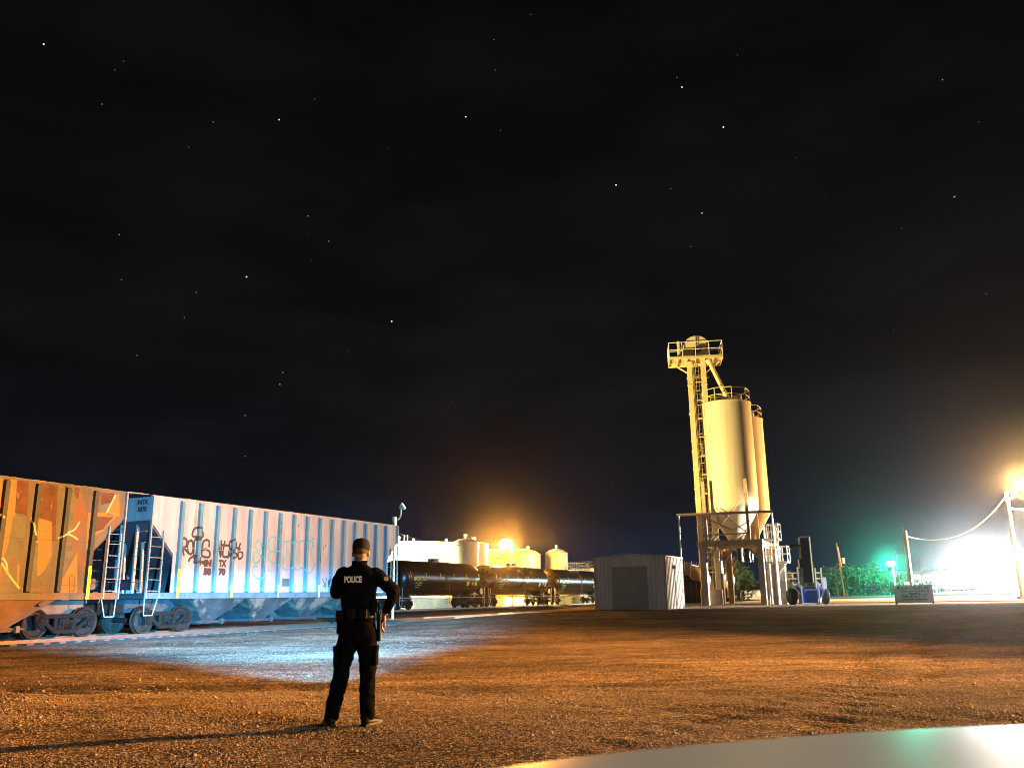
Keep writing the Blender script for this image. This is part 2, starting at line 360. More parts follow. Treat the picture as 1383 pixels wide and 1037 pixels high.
# ------------------------------------------------------------------ railway tracks
RAILTOP = .2
def track(qc, s0, s1, base_z, label):
    r = thing('railway_track', label, 'railway track', (D * s0 + NN * qc)[:2] + (base_z,), math.pi / 2 - AZ, 'railway tracks')
    Ls = s1 - s0
    b = MB(); n = int(Ls / 1.5)
    prof = [(-1.9, 0.0), (-1.35, .055), (1.35, .055), (1.9, 0.0)]
    vs = []; fs = []
    for i in range(n + 1):
        for (y, z) in prof: vs.append((i * Ls / n, y + random.uniform(-.08, .08), z + random.uniform(0, .012)))
    for i in range(n):
        for j in range(3): a = i * 4 + j; fs.append((a, a + 1, a + 5, a + 4)[::-1])
    b.add(vs, fs); b.build('ballast', M['ballast'], r)
    t = MB()
    for i in range(int(Ls / .55)): t.box((.3 + i * .55, 0, .045), (.23, 2.5, .10))
    t.build('sleepers', M['darkwood'], r)
    for sgn in (-1, 1):
        k = MB(); y = sgn * .7525
        k.rng(0, Ls, y - .036, y + .036, .155, .20); k.rng(0, Ls, y - .01, y + .01, .10, .158); k.rng(0, Ls, y - .06, y + .06, .09, .103)
        k.build('rail', M['railsteel'], r)
    return r
M['ballast'] = mat('ballast', (.085, .075, .065), .9, 0, .6, 14, 1.0, 25)
M['railsteel'] = mat('rail_steel', (.22, .15, .11), .35, .7, .2, 3)
QC = -25.85
track(QC, -2, 60, 0.0, 'railway track running under the two graffitied hopper cars')
QT = -42.6
track(QT, 52, 190, .10, 'railway track running under the three black tank cars')

# ------------------------------------------------------------------ bogie (truck)
def make_bogie(parent, x):
    t = MB(); t.box((0, 0, .50), (.35, 2.0, .22)); 
    o = t.build('bogie', M['truck'], parent, loc=(x, 0, 0))
    for sx_ in (-.89, .89):
        a = MB(); a.tube((sx_, -.95, .46), (sx_, .95, .46), .085, n=10); a.build('axle', M['truck'], o)
        for sy_ in (-1, 1):
            wM = Matrix.Translation((sx_, sy_ * .75, .46)) @ Matrix.Rotation(R(90) * sy_, 4, 'X')
            wb = MB(); wb.lathe([(.10, -.10), (.14, -.10), (.17, -.03), (.36, .00), (.40, -.06), (.455, -.07), (.46, .045), (.49, .055), (.49, .075), (.40, .075), (.36, .035), (.17, .02), (.10, .06)], 36, wM)
            wo = wb.build('wheel', [M['wheel']], o, smooth=1)
            rb = MB(); rb.lathe([(.456, -.072), (.464, -.072), (.468, .043), (.456, .043)], 36, wM); rb.build('tread', M['tread'], wo, smooth=1) if False else None
    for sy_ in (-1, 1):
        y = sy_ * .99; f = MB(); w_ = .13
        f.beam((-1.02, y, .68), (1.02, y, .68), w_, .13)
        for q in (-1, 1):
            f.beam((q * 1.02, y, .70), (q * .98, y, .44), w_, .14)
            f.beam((q * .95, y, .66), (q * .38, y, .24), w_, .12)
            f.beam((q * .33, y, .66), (q * .33, y, .22), w_, .09)
            f.tube((q * .89, y - sy_ * .06, .46), (q * .89, y + sy_ * .13, .46), .145, .13, 14)
            f.tube((q * .89, y + sy_ * .13, .46), (q * .89, y + sy_ * .16, .46), .075, .07, 10)
            f.box((q * .89, y, .46), (.30, .16, .30))
        f.beam((-.42, y, .21), (.42, y, .21), w_ + .03, .11)
        f.build('side_frame', M['truck'], o, bevel=.012)
        sp_ = MB()
        for k in (-.2, -.07, .07, .2):
            for j in range(6): sp_.tube((k, y + sy_ * .02, .27 + j * .034), (k, y + sy_ * .02, .288 + j * .034), .055, n=10)
        sp_.box((0, y, .52), (.52, .20, .09)); sp_.build('spring_nest', M['truck'], o)
    return o

# ------------------------------------------------------------------ hopper car
HL = 16.0; HALF = HL / 2; SY = 1.45; SILL = 1.18; TOPZ = 4.76
def hit(px, py, off=.0):   # pixel -> (s along track, z above railhead) on the near side of the hopper cars
    r = ray(px, py); q0 = QC + SY + off
    k = q0 / (r.x * NN.x + r.y * NN.y); p = Vector((0, 0, EYE)) + r * k
    return p.x * D.x + p.y * D.y, p.z - RAILTOP
PX_A = [-HALF + 1.27 + i * (HL - 2.54) / 13 for i in range(14)]
PX_B = [-6.60 + .903 * i for i in range(16)]
POST_X = PX_A; POST_W = .19; POST_D = .10
def stroke_mesh(b, pts, wid, car_s, sgn=1, y0=None):
    """painted line lying on the side sheet and stepping over the posts"""
    P = []
    if len(pts) > 2:
        Q = []; cl = math.hypot(pts[0][0] - pts[-1][0], pts[0][1] - pts[-1][1]) < .01
        for i in range(len(pts) - 1):
            p0 = pts[i - 1] if i else (pts[-2] if cl else pts[0]); p1, p2 = pts[i], pts[i + 1]; p3 = pts[i + 2] if i + 2 < len(pts) else (pts[1] if cl else p2)
            for k in range(5):
                t = k / 5; f = lambda j: .5 * (2 * p1[j] + (p2[j] - p0[j]) * t + (2 * p0[j] - 5 * p1[j] + 4 * p2[j] - p3[j]) * t * t + (3 * p1[j] - p0[j] - 3 * p2[j] + p3[j]) * t ** 3)
                Q.append((f(0), f(1)))
        Q.append(pts[-1]); pts = Q
    for a, c in zip(pts[:-1], pts[1:]):
        n_ = max(1, int(math.hypot(c[0] - a[0], c[1] - a[1]) / .05))
        for i in range(n_): P.append((a[0] + (c[0] - a[0]) * i / n_, a[1] + (c[1] - a[1]) * i / n_))
    P.append(pts[-1]); vs = []
    for i, p in enumerate(P):
        a = P[max(0, i - 1)]; c = P[min(len(P) - 1, i + 1)]
        dx, dz = c[0] - a[0], c[1] - a[1]; l = math.hypot(dx, dz) or 1; nx, nz_ = -dz / l, dx / l
        for k in (-1, 1):
            x = p[0] - car_s + nx * wid * k / 2; z = p[1] + nz_ * wid * k / 2
            on = any(abs(x - q) < POST_W / 2 + .012 for q in POST_X)
            vs.append((x, -(SY + (POST_D if on else 0) + .006), z))
    fs = [(2 * i, 2 * i + 1, 2 * i + 3, 2 * i + 2) for i in range(len(P) - 1)]
    b.add(vs, fs)
def patch(b, poly, car_s, lift=.003):
    """flat paint patch given as convex (s,z) polygon, cut into panels between the posts"""
    import itertools
    def clip(pl, x, keep_right):
        o_ = []
        for i in range(len(pl)):
            a, c = pl[i], pl[(i + 1) % len(pl)]
            ina = (a[0] >= x) == keep_right; inc = (c[0] >= x) == keep_right
            if ina: o_.append(a)
            if ina != inc:
                t = (x - a[0]) / (c[0] - a[0]); o_.append((x, a[1] + (c[1] - a[1]) * t))
        return o_
    P = [(p[0] - car_s, p[1]) for p in poly]
    edges = [-HALF] + [e for q in POST_X for e in (q - POST_W / 2 - .001, q + POST_W / 2 + .001)] + [HALF]
    for k in range(len(edges) - 1):
        pl = clip(clip(P, edges[k], True), edges[k + 1], False)
        if len(pl) > 2 and k % 2 == 0:
            b.add([(x, -(SY + lift), z) for x, z in pl], [tuple(range(len(pl)))])

def hopper_car(s_c, label, mside, mpost, mend, munder, msill, msheet_under):
    base = D * s_c + NN * QC
    r = thing('hopper_car', label, 'hopper car', (base.x, base.y, RAILTOP), math.pi / 2 - AZ, 'covered hopper cars')
    b = MB(); OX = HALF - 1.15
    side = [(-HALF, TOPZ - .04), (-HALF, 3.88), (-OX, 2.74), (-OX, SILL + .22), (OX, SILL + .22), (OX, 2.74), (HALF, 3.88), (HALF, TOPZ - .04)]
    for sg in (-1, 1):
        b.prism(side, sg * SY, sg * (SY - .03), lambda p, t: Vector((p[0], t, p[1])))
    for e in (-1, 1):
        b.rng(e * HALF - (.03 if e > 0 else 0), e * HALF + (0 if e > 0 else .03), -SY + .035, SY - .035, 3.88, TOPZ - .05)
    b.build('body', mside, r)
    k = MB()
    for sg in (-1, 1): k.rng(-HALF, HALF, sg * (SY - .02) - .03, sg * (SY - .02) + .05 * (1 if sg > 0 else 1), 3.98 + .72, TOPZ)
    k.build('top_rail', mside, r)
    k = MB()
    prof = [(-SY, TOPZ), (-SY * .6, TOPZ + .05), (0, TOPZ + .08), (SY * .6, TOPZ + .05), (SY, TOPZ)]
    k.prism([(y, z + .003) for y, z in prof], -HALF, HALF, lambda p, t: Vector((t, p[0], p[1])))
    ro = k.build('roof', munder, r)
    k = MB()
    for y in (-.28, 0, .28): k.rng(-HALF - .25, HALF + .25, y - .1, y + .1, TOPZ + .14, TOPZ + .17)
    for i in range(14): k.rng(-HALF + .5 + i * 1.15, -HALF + .55 + i * 1.15, -.4, .4, TOPZ + .07, TOPZ + .138)
    k.build('roof_walkway', M['galv'], r)
    for i in range(5):
        h = MB(); h.lathe([(.36, 0), (.38, .03), (.30, .05), (.02, .06)], 16); h.build('roof_hatch', mside, ro, loc=(-6 + i * 3, .75 if i % 2 else -.75, TOPZ + .04))
    # inclined end sheets, centre sill, side sills
    for e in (-1, 1):
        k = MB(); p = [(e * (HALF - .02), 3.88), (e * (HALF - 2.85), 1.05), (e * (HALF - 2.79), .99), (e * (HALF + .0), 3.80)]
        k.prism(p, -SY + .04, SY - .04, lambda q, t: Vector((q[0], t, q[1])))
        k.build('end_slope_sheet', mend, r)
        k = MB(); k.tube((e * (HALF - .05), 0, SILL + .1), (e * (HALF - .05), 0, 3.9), .045)
        for y in (-.75, .75): k.beam((e * (HALF - .10), y, SILL + .1), (e * (HALF - .10), y, 3.9), .10, .07)
        for y in (-.45, .45): k.beam((e * (HALF - .75), y, SILL + .1), (e * (HALF - .65), y, 3.2), .08, .08)
        k.build('end_stanchion', M['galv'] if e < 0 else mend, r)
        k = MB(); k.rng(min(e * HALF, e * (HALF - .08)), max(e * HALF, e * (HALF - .08)), -SY, SY, SILL, SILL + .2)
        k.rng(min(e * (HALF - .1), e * (HALF - 1.2)), max(e * (HALF - .1), e * (HALF - 1.2)), -SY + .1, SY - .1, SILL + .12, SILL + .16)
        k.tube((e * (HALF - .35), -.62, SILL + .5), (e * (HALF - .35), .55, SILL + .5), .19, n=14)
        k.build('end_platform', munder, r)
        k = MB(); k.box((e * (HALF + .1), 0, .86), (.9, .26, .28)); k.box((e * (HALF + .50), 0.04, .86), (.24, .34, .26)); k.box((e * (HALF + .28), 0, .86), (.12, .5, .42))
        k.build('coupler', M['truck'], r, bevel=.02)
        for sg in (-1, 1):     # corner post with ladder
            k = MB(); xr = e * (HALF - .035); xi = e * (HALF - .62); y = sg * (SY + .035)
            k.beam((xr, y, SILL), (xr, y, TOPZ - .02), .05, .07)
            k.beam((xi, y, SILL + .02), (xi, y, 3.55), .05, .05)
            for z in (1.45, 1.83, 2.21, 2.59, 2.97, 3.30): k.tube((xr, y - sg * .005, z), (xi, y - sg * .005, z), .014, n=6)
            k.build('ladder', M['galvw'], r)
            k = MB(); ys_ = sg * (SY - .02)
            k.path([(e * (HALF - .05), ys_, SILL), (e * (HALF - .08), ys_, .62), (e * (HALF - .45), ys_, .62), (e * (HALF - .62), ys_, SILL)], .017)
            k.build('stirrup_step', M['galvw'], r)
        for z in (1.75, 2.2, 2.65, 3.1, 3.5):
            k = MB(); k.path([(e * (HALF + .03), -SY + .08, z), (e * (HALF + .09), -SY + .08, z), (e * (HALF + .09), -SY + .58, z), (e * (HALF + .03), -SY + .58, z)], .012)
            k.build('end_grab_iron', M['galvw'], r)
    k = MB()
    for sg in (-1, 1): k.rng(-HALF + .03, HALF - .03, sg * SY - .04, sg * SY + .045, SILL, SILL + .21)
    for i in range(15):
        x = -7.2 + i * 1.03
        k.tube((x, -SY - .045, SILL + .12), (x, -SY - .055, SILL + .12), .03, n=6)
    k.build('side_sill', msill, r)
    k = MB(); k.rng(-HALF + .3, HALF - .3, -.22, .22, .72, 1.16); k.build('centre_sill', munder, r)
    for sg in (-1, 1):
        for x in POST_X:
            k = MB(); h = POST_W / 2; z0, z1 = SILL + .215, TOPZ - .09
            y0, y1 = sg * (SY + .001), sg * (SY + POST_D)
            vs = [(x - h, y0, z0), (x + h, y0, z0), (x + h * .75, y1, z0 + .03), (x - h * .75, y1, z0 + .03), (x - h, y0, z1), (x + h, y0, z1), (x + h * .75, y1, z1 - .03), (x - h * .75, y1, z1 - .03)]
            k.add(vs, [(0, 1, 5, 4), (3, 7, 6, 2), (0, 4, 7, 3), (1, 2, 6, 5), (0, 3, 2, 1), (4, 5, 6, 7)])
            k.build('side_post', mpost, r)
    # discharge bays
    for c in (-4.3, -1.45, 1.45, 4.3):
        k = MB(); a, bt = 1.42, .34
        top, bot = [(c - a, 1.17), (c + a, 1.17)], [(c + bt, .40), (c - bt, .40)]
        yt, yb = 1.40, .85
        vs = [(c - a, -yt, 1.17), (c + a, -yt, 1.17), (c + a, yt, 1.17), (c - a, yt, 1.17), (c - bt, -yb, .38), (c + bt, -yb, .38), (c + bt, yb, .38), (c - bt, yb, .38)]
        k.add(vs, [(0, 1, 2, 3), (4, 7, 6, 5), (0, 4, 5, 1), (1, 5, 6, 2), (2, 6, 7, 3), (3, 7, 4, 0)])
        hb = k.build('hopper_bay', msheet_under, r)
        k = MB(); k.rng(c - .55, c + .55, -.95, .95, .26, .375); k.tube((c - .75, -.98, .33), (c + .75, -.98, .33), .03, n=8); k.box((c + .5, -1.05, .33), (.12, .12, .2))
        k.build('outlet_gate', munder, hb)
    for x in (-HALF + 1.55, HALF - 1.55): make_bogie(r, x)
    return r
M['galvw'] = mat('painted_grab_iron', (.27, .25, .21), .5, 0, .2, 8)
M['h2side'] = mat('hopper_side_pale', (.29, .31, .315), .5, 0, .32, 1.4, .15, 6, (.22, .17, .12), .12, (1.6, 1, .18))
M['h2post'] = mat('hopper_post_teal', (.055, .19, .24), .5, 0, .25, 4, 0, 6, None, 0, (1, 1, .3))
M['h2end'] = mat('hopper_end_blue_grey', (.05, .058, .072), .6, 0, .35, 2, 0, 6, None, 0, (3, 3, .3))
M['h2under'] = mat('hopper_under_dark', (.02, .024, .026), .7, 0, .4, 3)
M['h2sill'] = mat('hopper_sill_teal', (.05, .10, .11), .6, 0, .35, 3)
M['h2bay'] = mat('hopper_bay_teal_grime', (.013, .020, .020), .8, 0, .8, 1.5, .2, 8, (.12, .09, .06), .35)
M['h1side'] = mat('hopper_side_rust_tan', (.080, .075, .055), .6, 0, .35, 1.6, .25, 7, (.16, .055, .012), .42, (1, 1, .4))
M['h1post'] = mat('hopper_post_dark_green', (.022, .03, .022), .6, 0, .3, 3)
M['h1end'] = mat('hopper_end_black', (.025, .03, .04), .6, 0, .4, 3, 0, 6, None, 0, (3, 3, .3))
M['h1under'] = mat('hopper_under_rust', (.12, .08, .05), .7, 0, .4, 3)
M['h1bay'] = mat('hopper_bay_rust', (.16, .10, .06), .7, 0, .4, 1.5)
S1, S2 = 12.93, 30.0
h1 = hopper_car(S1, 'tan hopper car covered in orange graffiti, cut off by the left edge', M['h1side'], M['h1post'], M['h1end'], M['h1under'], M['h1side'], M['h1bay'])
POST_X = PX_B
h2 = hopper_car(S2, 'pale hopper car with teal posts and black tags lit by the torch', M['h2side'], M['h2post'], M['h2end'], M['h2under'], M['h2sill'], M['h2bay'])

def px_poly(pts, ox, oy, sc): return [hit(ox + x / sc, oy + y / sc) for x, y in pts]
M['spray_black'] = mat('black_spray_paint', (.02, .018, .025), .5)
M['spray_teal'] = mat('teal_spray_paint', (.06, .33, .42), .5)
M['spray_grey'] = mat('grey_spray_paint', (.28, .29, .33), .5)
M['spray_white'] = mat('faded_white_fill', (.70, .68, .72), .5)
def graffiti(name, strokes, org, wid, m, root, s_c):
    b = MB()
    for s_ in strokes: stroke_mesh(b, px_poly(s_, *org), wid, s_c)
    return b.build(name, m, root)
A6 = (240, 700, 10.37)
graffiti('graffiti', [[(85,525),(65,400),(60,300),(95,275),(130,320),(115,390),(85,410),(120,450),(150,490)],
  [(190,300),(150,330),(135,400),(150,480),(190,495),(215,430),(205,330),(180,300)], [(222,560),(230,330),(270,290),(310,320),(322,470)],
  [(435,400),(440,320),(400,300),(355,330),(345,420),(340,520),(430,540),(450,480),(400,430),(350,440)],
  [(215,250),(210,190),(240,140),(300,130),(345,180),(345,260),(215,250)],
  [(150,605),(170,560),(240,520),(230,620),(300,580),(320,540),(305,650),(330,610),(385,610),(385,640),(340,620)],
  [(565,320),(600,540),(610,300)], [(660,310),(630,520),(710,530)], [(620,370),(720,380)],
  [(770,295),(725,340),(730,420),(780,450),(820,400),(810,320),(770,295)], [(780,460),(730,500),(750,550),(800,550),(830,500),(770,480)],
  [(880,340),(850,440),(850,560),(900,540),(905,480),(860,460)], [(800,400),(880,430)], [(700,560),(720,440)]], A6, .088, M['spray_black'], h2, S2)
A2 = (200, 650, 4.939)
graffiti('graffiti', [[(740,390),(715,415),(715,440),(740,462),(757,430),(740,390)], [(700,530),(715,470),(755,500),(768,560),(765,620),(740,650),(705,625),(700,580),(735,560)],
  [(695,510),(720,545),(745,520),(700,570)], [(905,560),(890,480),(850,465),(805,480),(805,520),(850,555),(890,562)], [(865,380),(820,372),(800,420),(815,470)],
  [(890,572),(930,590),(960,568),(1000,592),(1022,570),(1060,612),(1095,590),(1118,540)],
  [(905,405),(935,395),(950,410),(985,395),(1000,410),(1030,395),(1050,408),(1085,400)], [(1085,385),(1100,420),(1085,470),(1095,510)],
  [(925,400),(920,500),(890,540)], [(965,400),(962,560)], [(1010,405),(1005,560)], [(1050,405),(1045,590)], [(800,560),(800,590),(830,600)], [(840,480),(850,420),(835,400)]], A2, .06, M['spray_teal'], h2, S2)
graffiti('graffiti', [[(1165,425),(1170,455)], [(1185,420),(1178,440)], [(1100,385),(1092,378)], [(1108,420),(1104,425)], [(1135,470),(1138,540)], [(1160,645),(1178,690),(1165,700)], [(1190,640),(1180,715)], [(1205,650),(1200,700),(1225,690)], [(1225,645),(1215,700)],
  [(1000,290),(1006,300)], [(880,265),(876,290)], [(884,300),(876,325),(882,355)], [(1128,515),(1140,522)]], A2, .04, M['spray_black'], h2, S2)
ROT_SIDE = (R(90), 0, 0)
def side_text(root, s_c, txt, x0, x1, y0, y1, m, bold=.012, off=0.0):
    sa_, za = hit(x0, y0); sb_, zb = hit(x1, y1)
    h_ = abs(za - zb); c_ = text('lettering', txt, h_ / .70, m, root, ((sa_ + sb_) / 2 - s_c, -(SY + .006 + off), (za + zb) / 2), ROT_SIDE, 1, bold)
    wd = c_.dimensions.x if c_.dimensions.x > 0 else 1
    xs_ = [v.co.x for v in c_.data.vertices]; wd = max(xs_) - min(xs_)
    c_.scale = (abs(sb_ - sa_) / wd, 1, 1); return c_
M['stencil'] = mat('stencil_black', (.04, .02, .03), .6)
side_text(h2, S2, 'IN', 275.8, 285.3, 756.6, 764.8, M['stencil'], .03)
side_text(h2, S2, 'TX', 295.0, 305.3, 756.8, 765.2, M['stencil'], .03)
side_text(h2, S2, '50', 274.8, 284.8, 768.0, 776.3, M['stencil'], .03)
side_text(h2, S2, '70', 295.0, 304.0, 768.3, 776.3, M['stencil'], .03)
for tx, a_, b_, c_, d_ in (('LD LMT', 272, 280, 790.5, 793.2), ('263000', 296, 304, 790.5, 793.2), ('LT WT', 272, 279, 797, 799.5), ('62800', 297, 304, 797, 799.5)):
    side_text(h2, S2, tx, a_, b_, c_, d_, M['spray_grey'], .004)
def end_text(root, txt, y, z, size, e=-1):
    return text('lettering', txt, size, M['stencil'], root, (e * HALF - .007, y, z), (R(90), 0, R(-90)), 1, .012)
end_text(h2, 'INTX', -1.0, 4.52, .22); end_text(h2, '5070', -1.0, 4.27, .22)
b = MB()
for s_ in ([(.9,3.0),(.7,2.7),(.9,2.4),(.6,2.5)], [(.5,2.95),(.5,2.45),(.3,2.5),(.2,2.8),(.45,2.9)], [(.05,2.9),(-.1,2.45),(-.2,2.9),(-.3,2.4)], [(-.5,2.9),(-.45,2.4),(-.75,2.45),(-.7,2.85),(-.5,2.8)], [(-.9,2.95),(-1.0,2.4),(-1.2,2.7)]):
    pass
# tag sprayed over the inclined end sheet of the pale car
def end_stroke(b, pts, wid):
    for a, c in zip(pts[:-1], pts[1:]):
        def P3(p): # y, z -> point lying on the slope sheet
            x = -(HALF - .02) + (3.80 - p[1]) * 1.005 - .012; return Vector((x, p[0], p[1]))
        p, q = P3(a), P3(c); d_ = (q - p).normalized(); up = d_.cross(Vector((-.7, 0, -.7))).normalized() * wid / 2
        b.add([p - up, p + up, q + up, q - up], [(0, 1, 2, 3)])
for s_ in ([(1.2,3.1),(1.1,2.5),(.9,2.5),(.95,3.0),(1.15,2.8)], [(.8,3.05),(.6,3.0),(.75,2.75),(.55,2.5),(.8,2.5)], [(.5,3.1),(.35,2.45),(.25,3.0),(.1,2.5)], [(0,3.0),(-.2,3.05),(-.15,2.6),(.0,2.5),(-.25,2.45)], [(-.4,3.1),(-.45,2.5),(-.7,2.6)], [(-.6,3.0),(-.9,3.0),(-.7,2.5),(-1.0,2.5)]):
    end_stroke(b, s_, .06)
b.build('graffiti', M['spray_black'], h2)
# yellow reflector strips
def strip(root, s_c, px, y0, y1, m, w_=.10):
    s_, z0 = hit(px, y0); _, z1 = hit(px, y1); x = s_ - s_c
    q = min(POST_X, key=lambda p: abs(p - x))
    b = MB(); b.rng(q - w_ / 2, q + w_ / 2, -(SY + POST_D + .012), -(SY + POST_D + .002), min(z0, z1), max(z0, z1)); b.build('reflector_strip', m, root)
strip(h2, S2, 240, 768, 807, M['yellowtape'], .12); strip(h2, S2, 314.5, 788.5, 806, M['yellowtape']); strip(h2, S2, 378.6, 790, 806, M['white']); strip(h2, S2, 432.6, 790, 806, M['white'])
POST_X = PX_A
strip(h1, S1, 109.5, 764, 809, M['yellowtape'], .12)
POST_X = PX_B
b = MB(); patch(b, px_poly([(895,645),(955,650),(955,700),(893,700)], *A2), S2); b.build('repaint_patch', M['h2sill'], h2)
b = MB(); patch(b, px_poly([(597,760),(627,760),(627,785),(597,785)], *A2), S2); b.build('data_plate', M['h2under'], h2)
# the big faded letters on the tan car
POST_X = PX_A
A4 = (0, 640, 5.76)
M['orange'] = mat('orange_graffiti_fill', (.33, .12, .022), .55, 0, .12, 2, 0, 5, (.35, .12, .03), .18)
M['rust'] = mat('rust_brown_fill', (.085, .026, .010), .7, 0, .5, 2.5, .3, 9, (.40, .19, .06), .10)
M['olive'] = mat('olive_graffiti_fill', (.08, .085, .06), .6, 0, .3, 2)
def fill(polys, m, root, s_c, org=A4, name='graffiti', lift=.003):
    b = MB()
    for p in polys: patch(b, px_poly(p, *org), s_c, lift)
    return b.build(name, m, root)
fill([[(50,20),(130,25),(120,300),(95,420),(60,560),(10,690),(-30,700),(20,420)], [(-40,600),(20,640),(-10,900),(-60,900)], [(-60,30),(20,10),(0,300),(-60,300)],
      [(280,60),(320,60),(300,335),(275,330)], [(300,345),(400,370),(400,640),(350,740),(300,795),(290,790)], [(235,335),(300,345),(290,365),(235,355)],
      [(600,610),(600,960),(430,940),(440,890)], [(685,300),(830,300),(830,322),(725,325),(715,560),(668,590)], [(925,140),(930,330),(905,330),(830,300)],
      [(735,325),(905,330),(790,450),(735,480)], [(135,700),(152,705),(145,880),(130,870)], [(175,880),(205,885),(200,985),(172,985)]], M['orange'], h1, S1)
fill([[(135,30),(225,40),(210,325),(115,300)], [(322,70),(450,85),(430,520),(405,520),(403,370),(305,340)], [(735,330),(880,335),(800,430),(740,450)],
      [(580,105),(620,110),(610,190),(585,185)], [(765,140),(890,150),(880,215),(790,240)], [(475,955),(535,958),(535,985),(475,982)], [(-70,310),(-10,300),(-20,430),(-70,500)]], M['rust'], h1, S1, lift=.0055)
fill([[(100,330),(205,330),(180,700),(150,690),(130,600),(50,640)], [(240,365),(300,375),(290,780),(215,800)], [(485,110),(575,110),(560,560),(460,560)], [(460,600),(585,600),(420,900)]], M['olive'], h1, S1, lift=.0035)
M['line_tan'] = mat('pale_tan_line', (.55, .40, .20), .6)
graffiti('graffiti', [[(-10,650),(60,770),(150,890)], [(20,650),(50,700),(58,780)], [(245,370),(260,460),(290,530)], [(450,500),(520,460),(580,430),(620,370)], [(520,460),(570,485),(605,510)], [(830,300),(900,160)], [(-20,310),(20,340)]], A4, .06, M['line_tan'], h1, S1)
graffiti('graffiti', [[(540,830),(545,790),(575,790),(580,830),(575,900),(550,930),(538,900),(540,830)], [(550,915),(575,900)], [(550,880),(572,870)], [(552,850),(570,845)]], A4, .025, M['rust'], h1, S1)
b = MB(); patch(b, px_poly([(243,842),(335,840),(335,905),(240,905)], *A4), S1, .009); b.build('data_plate', M['h1under'], h1)
b = MB(); patch(b, px_poly([(250,850),(272,850),(272,868),(250,868)], *A4), S1, .011); b.build('data_plate', M['olive'], h1)
# horizontal seam lines of the sheets
for root, mm in ((h1, M['rust']), (h2, M['spray_grey'])):
    POST_X = PX_A if root is h1 else PX_B
    b = MB()
    for z in (2.98, 1.62, 4.55):
        for a, c in zip([-HALF + 1.2] + POST_X, POST_X + [HALF - 1.2]): b.rng(a + .1, c - .1, -(SY + .007), -(SY + .0055), z, z + .012)
    b.build('sheet_seam', mm, root)

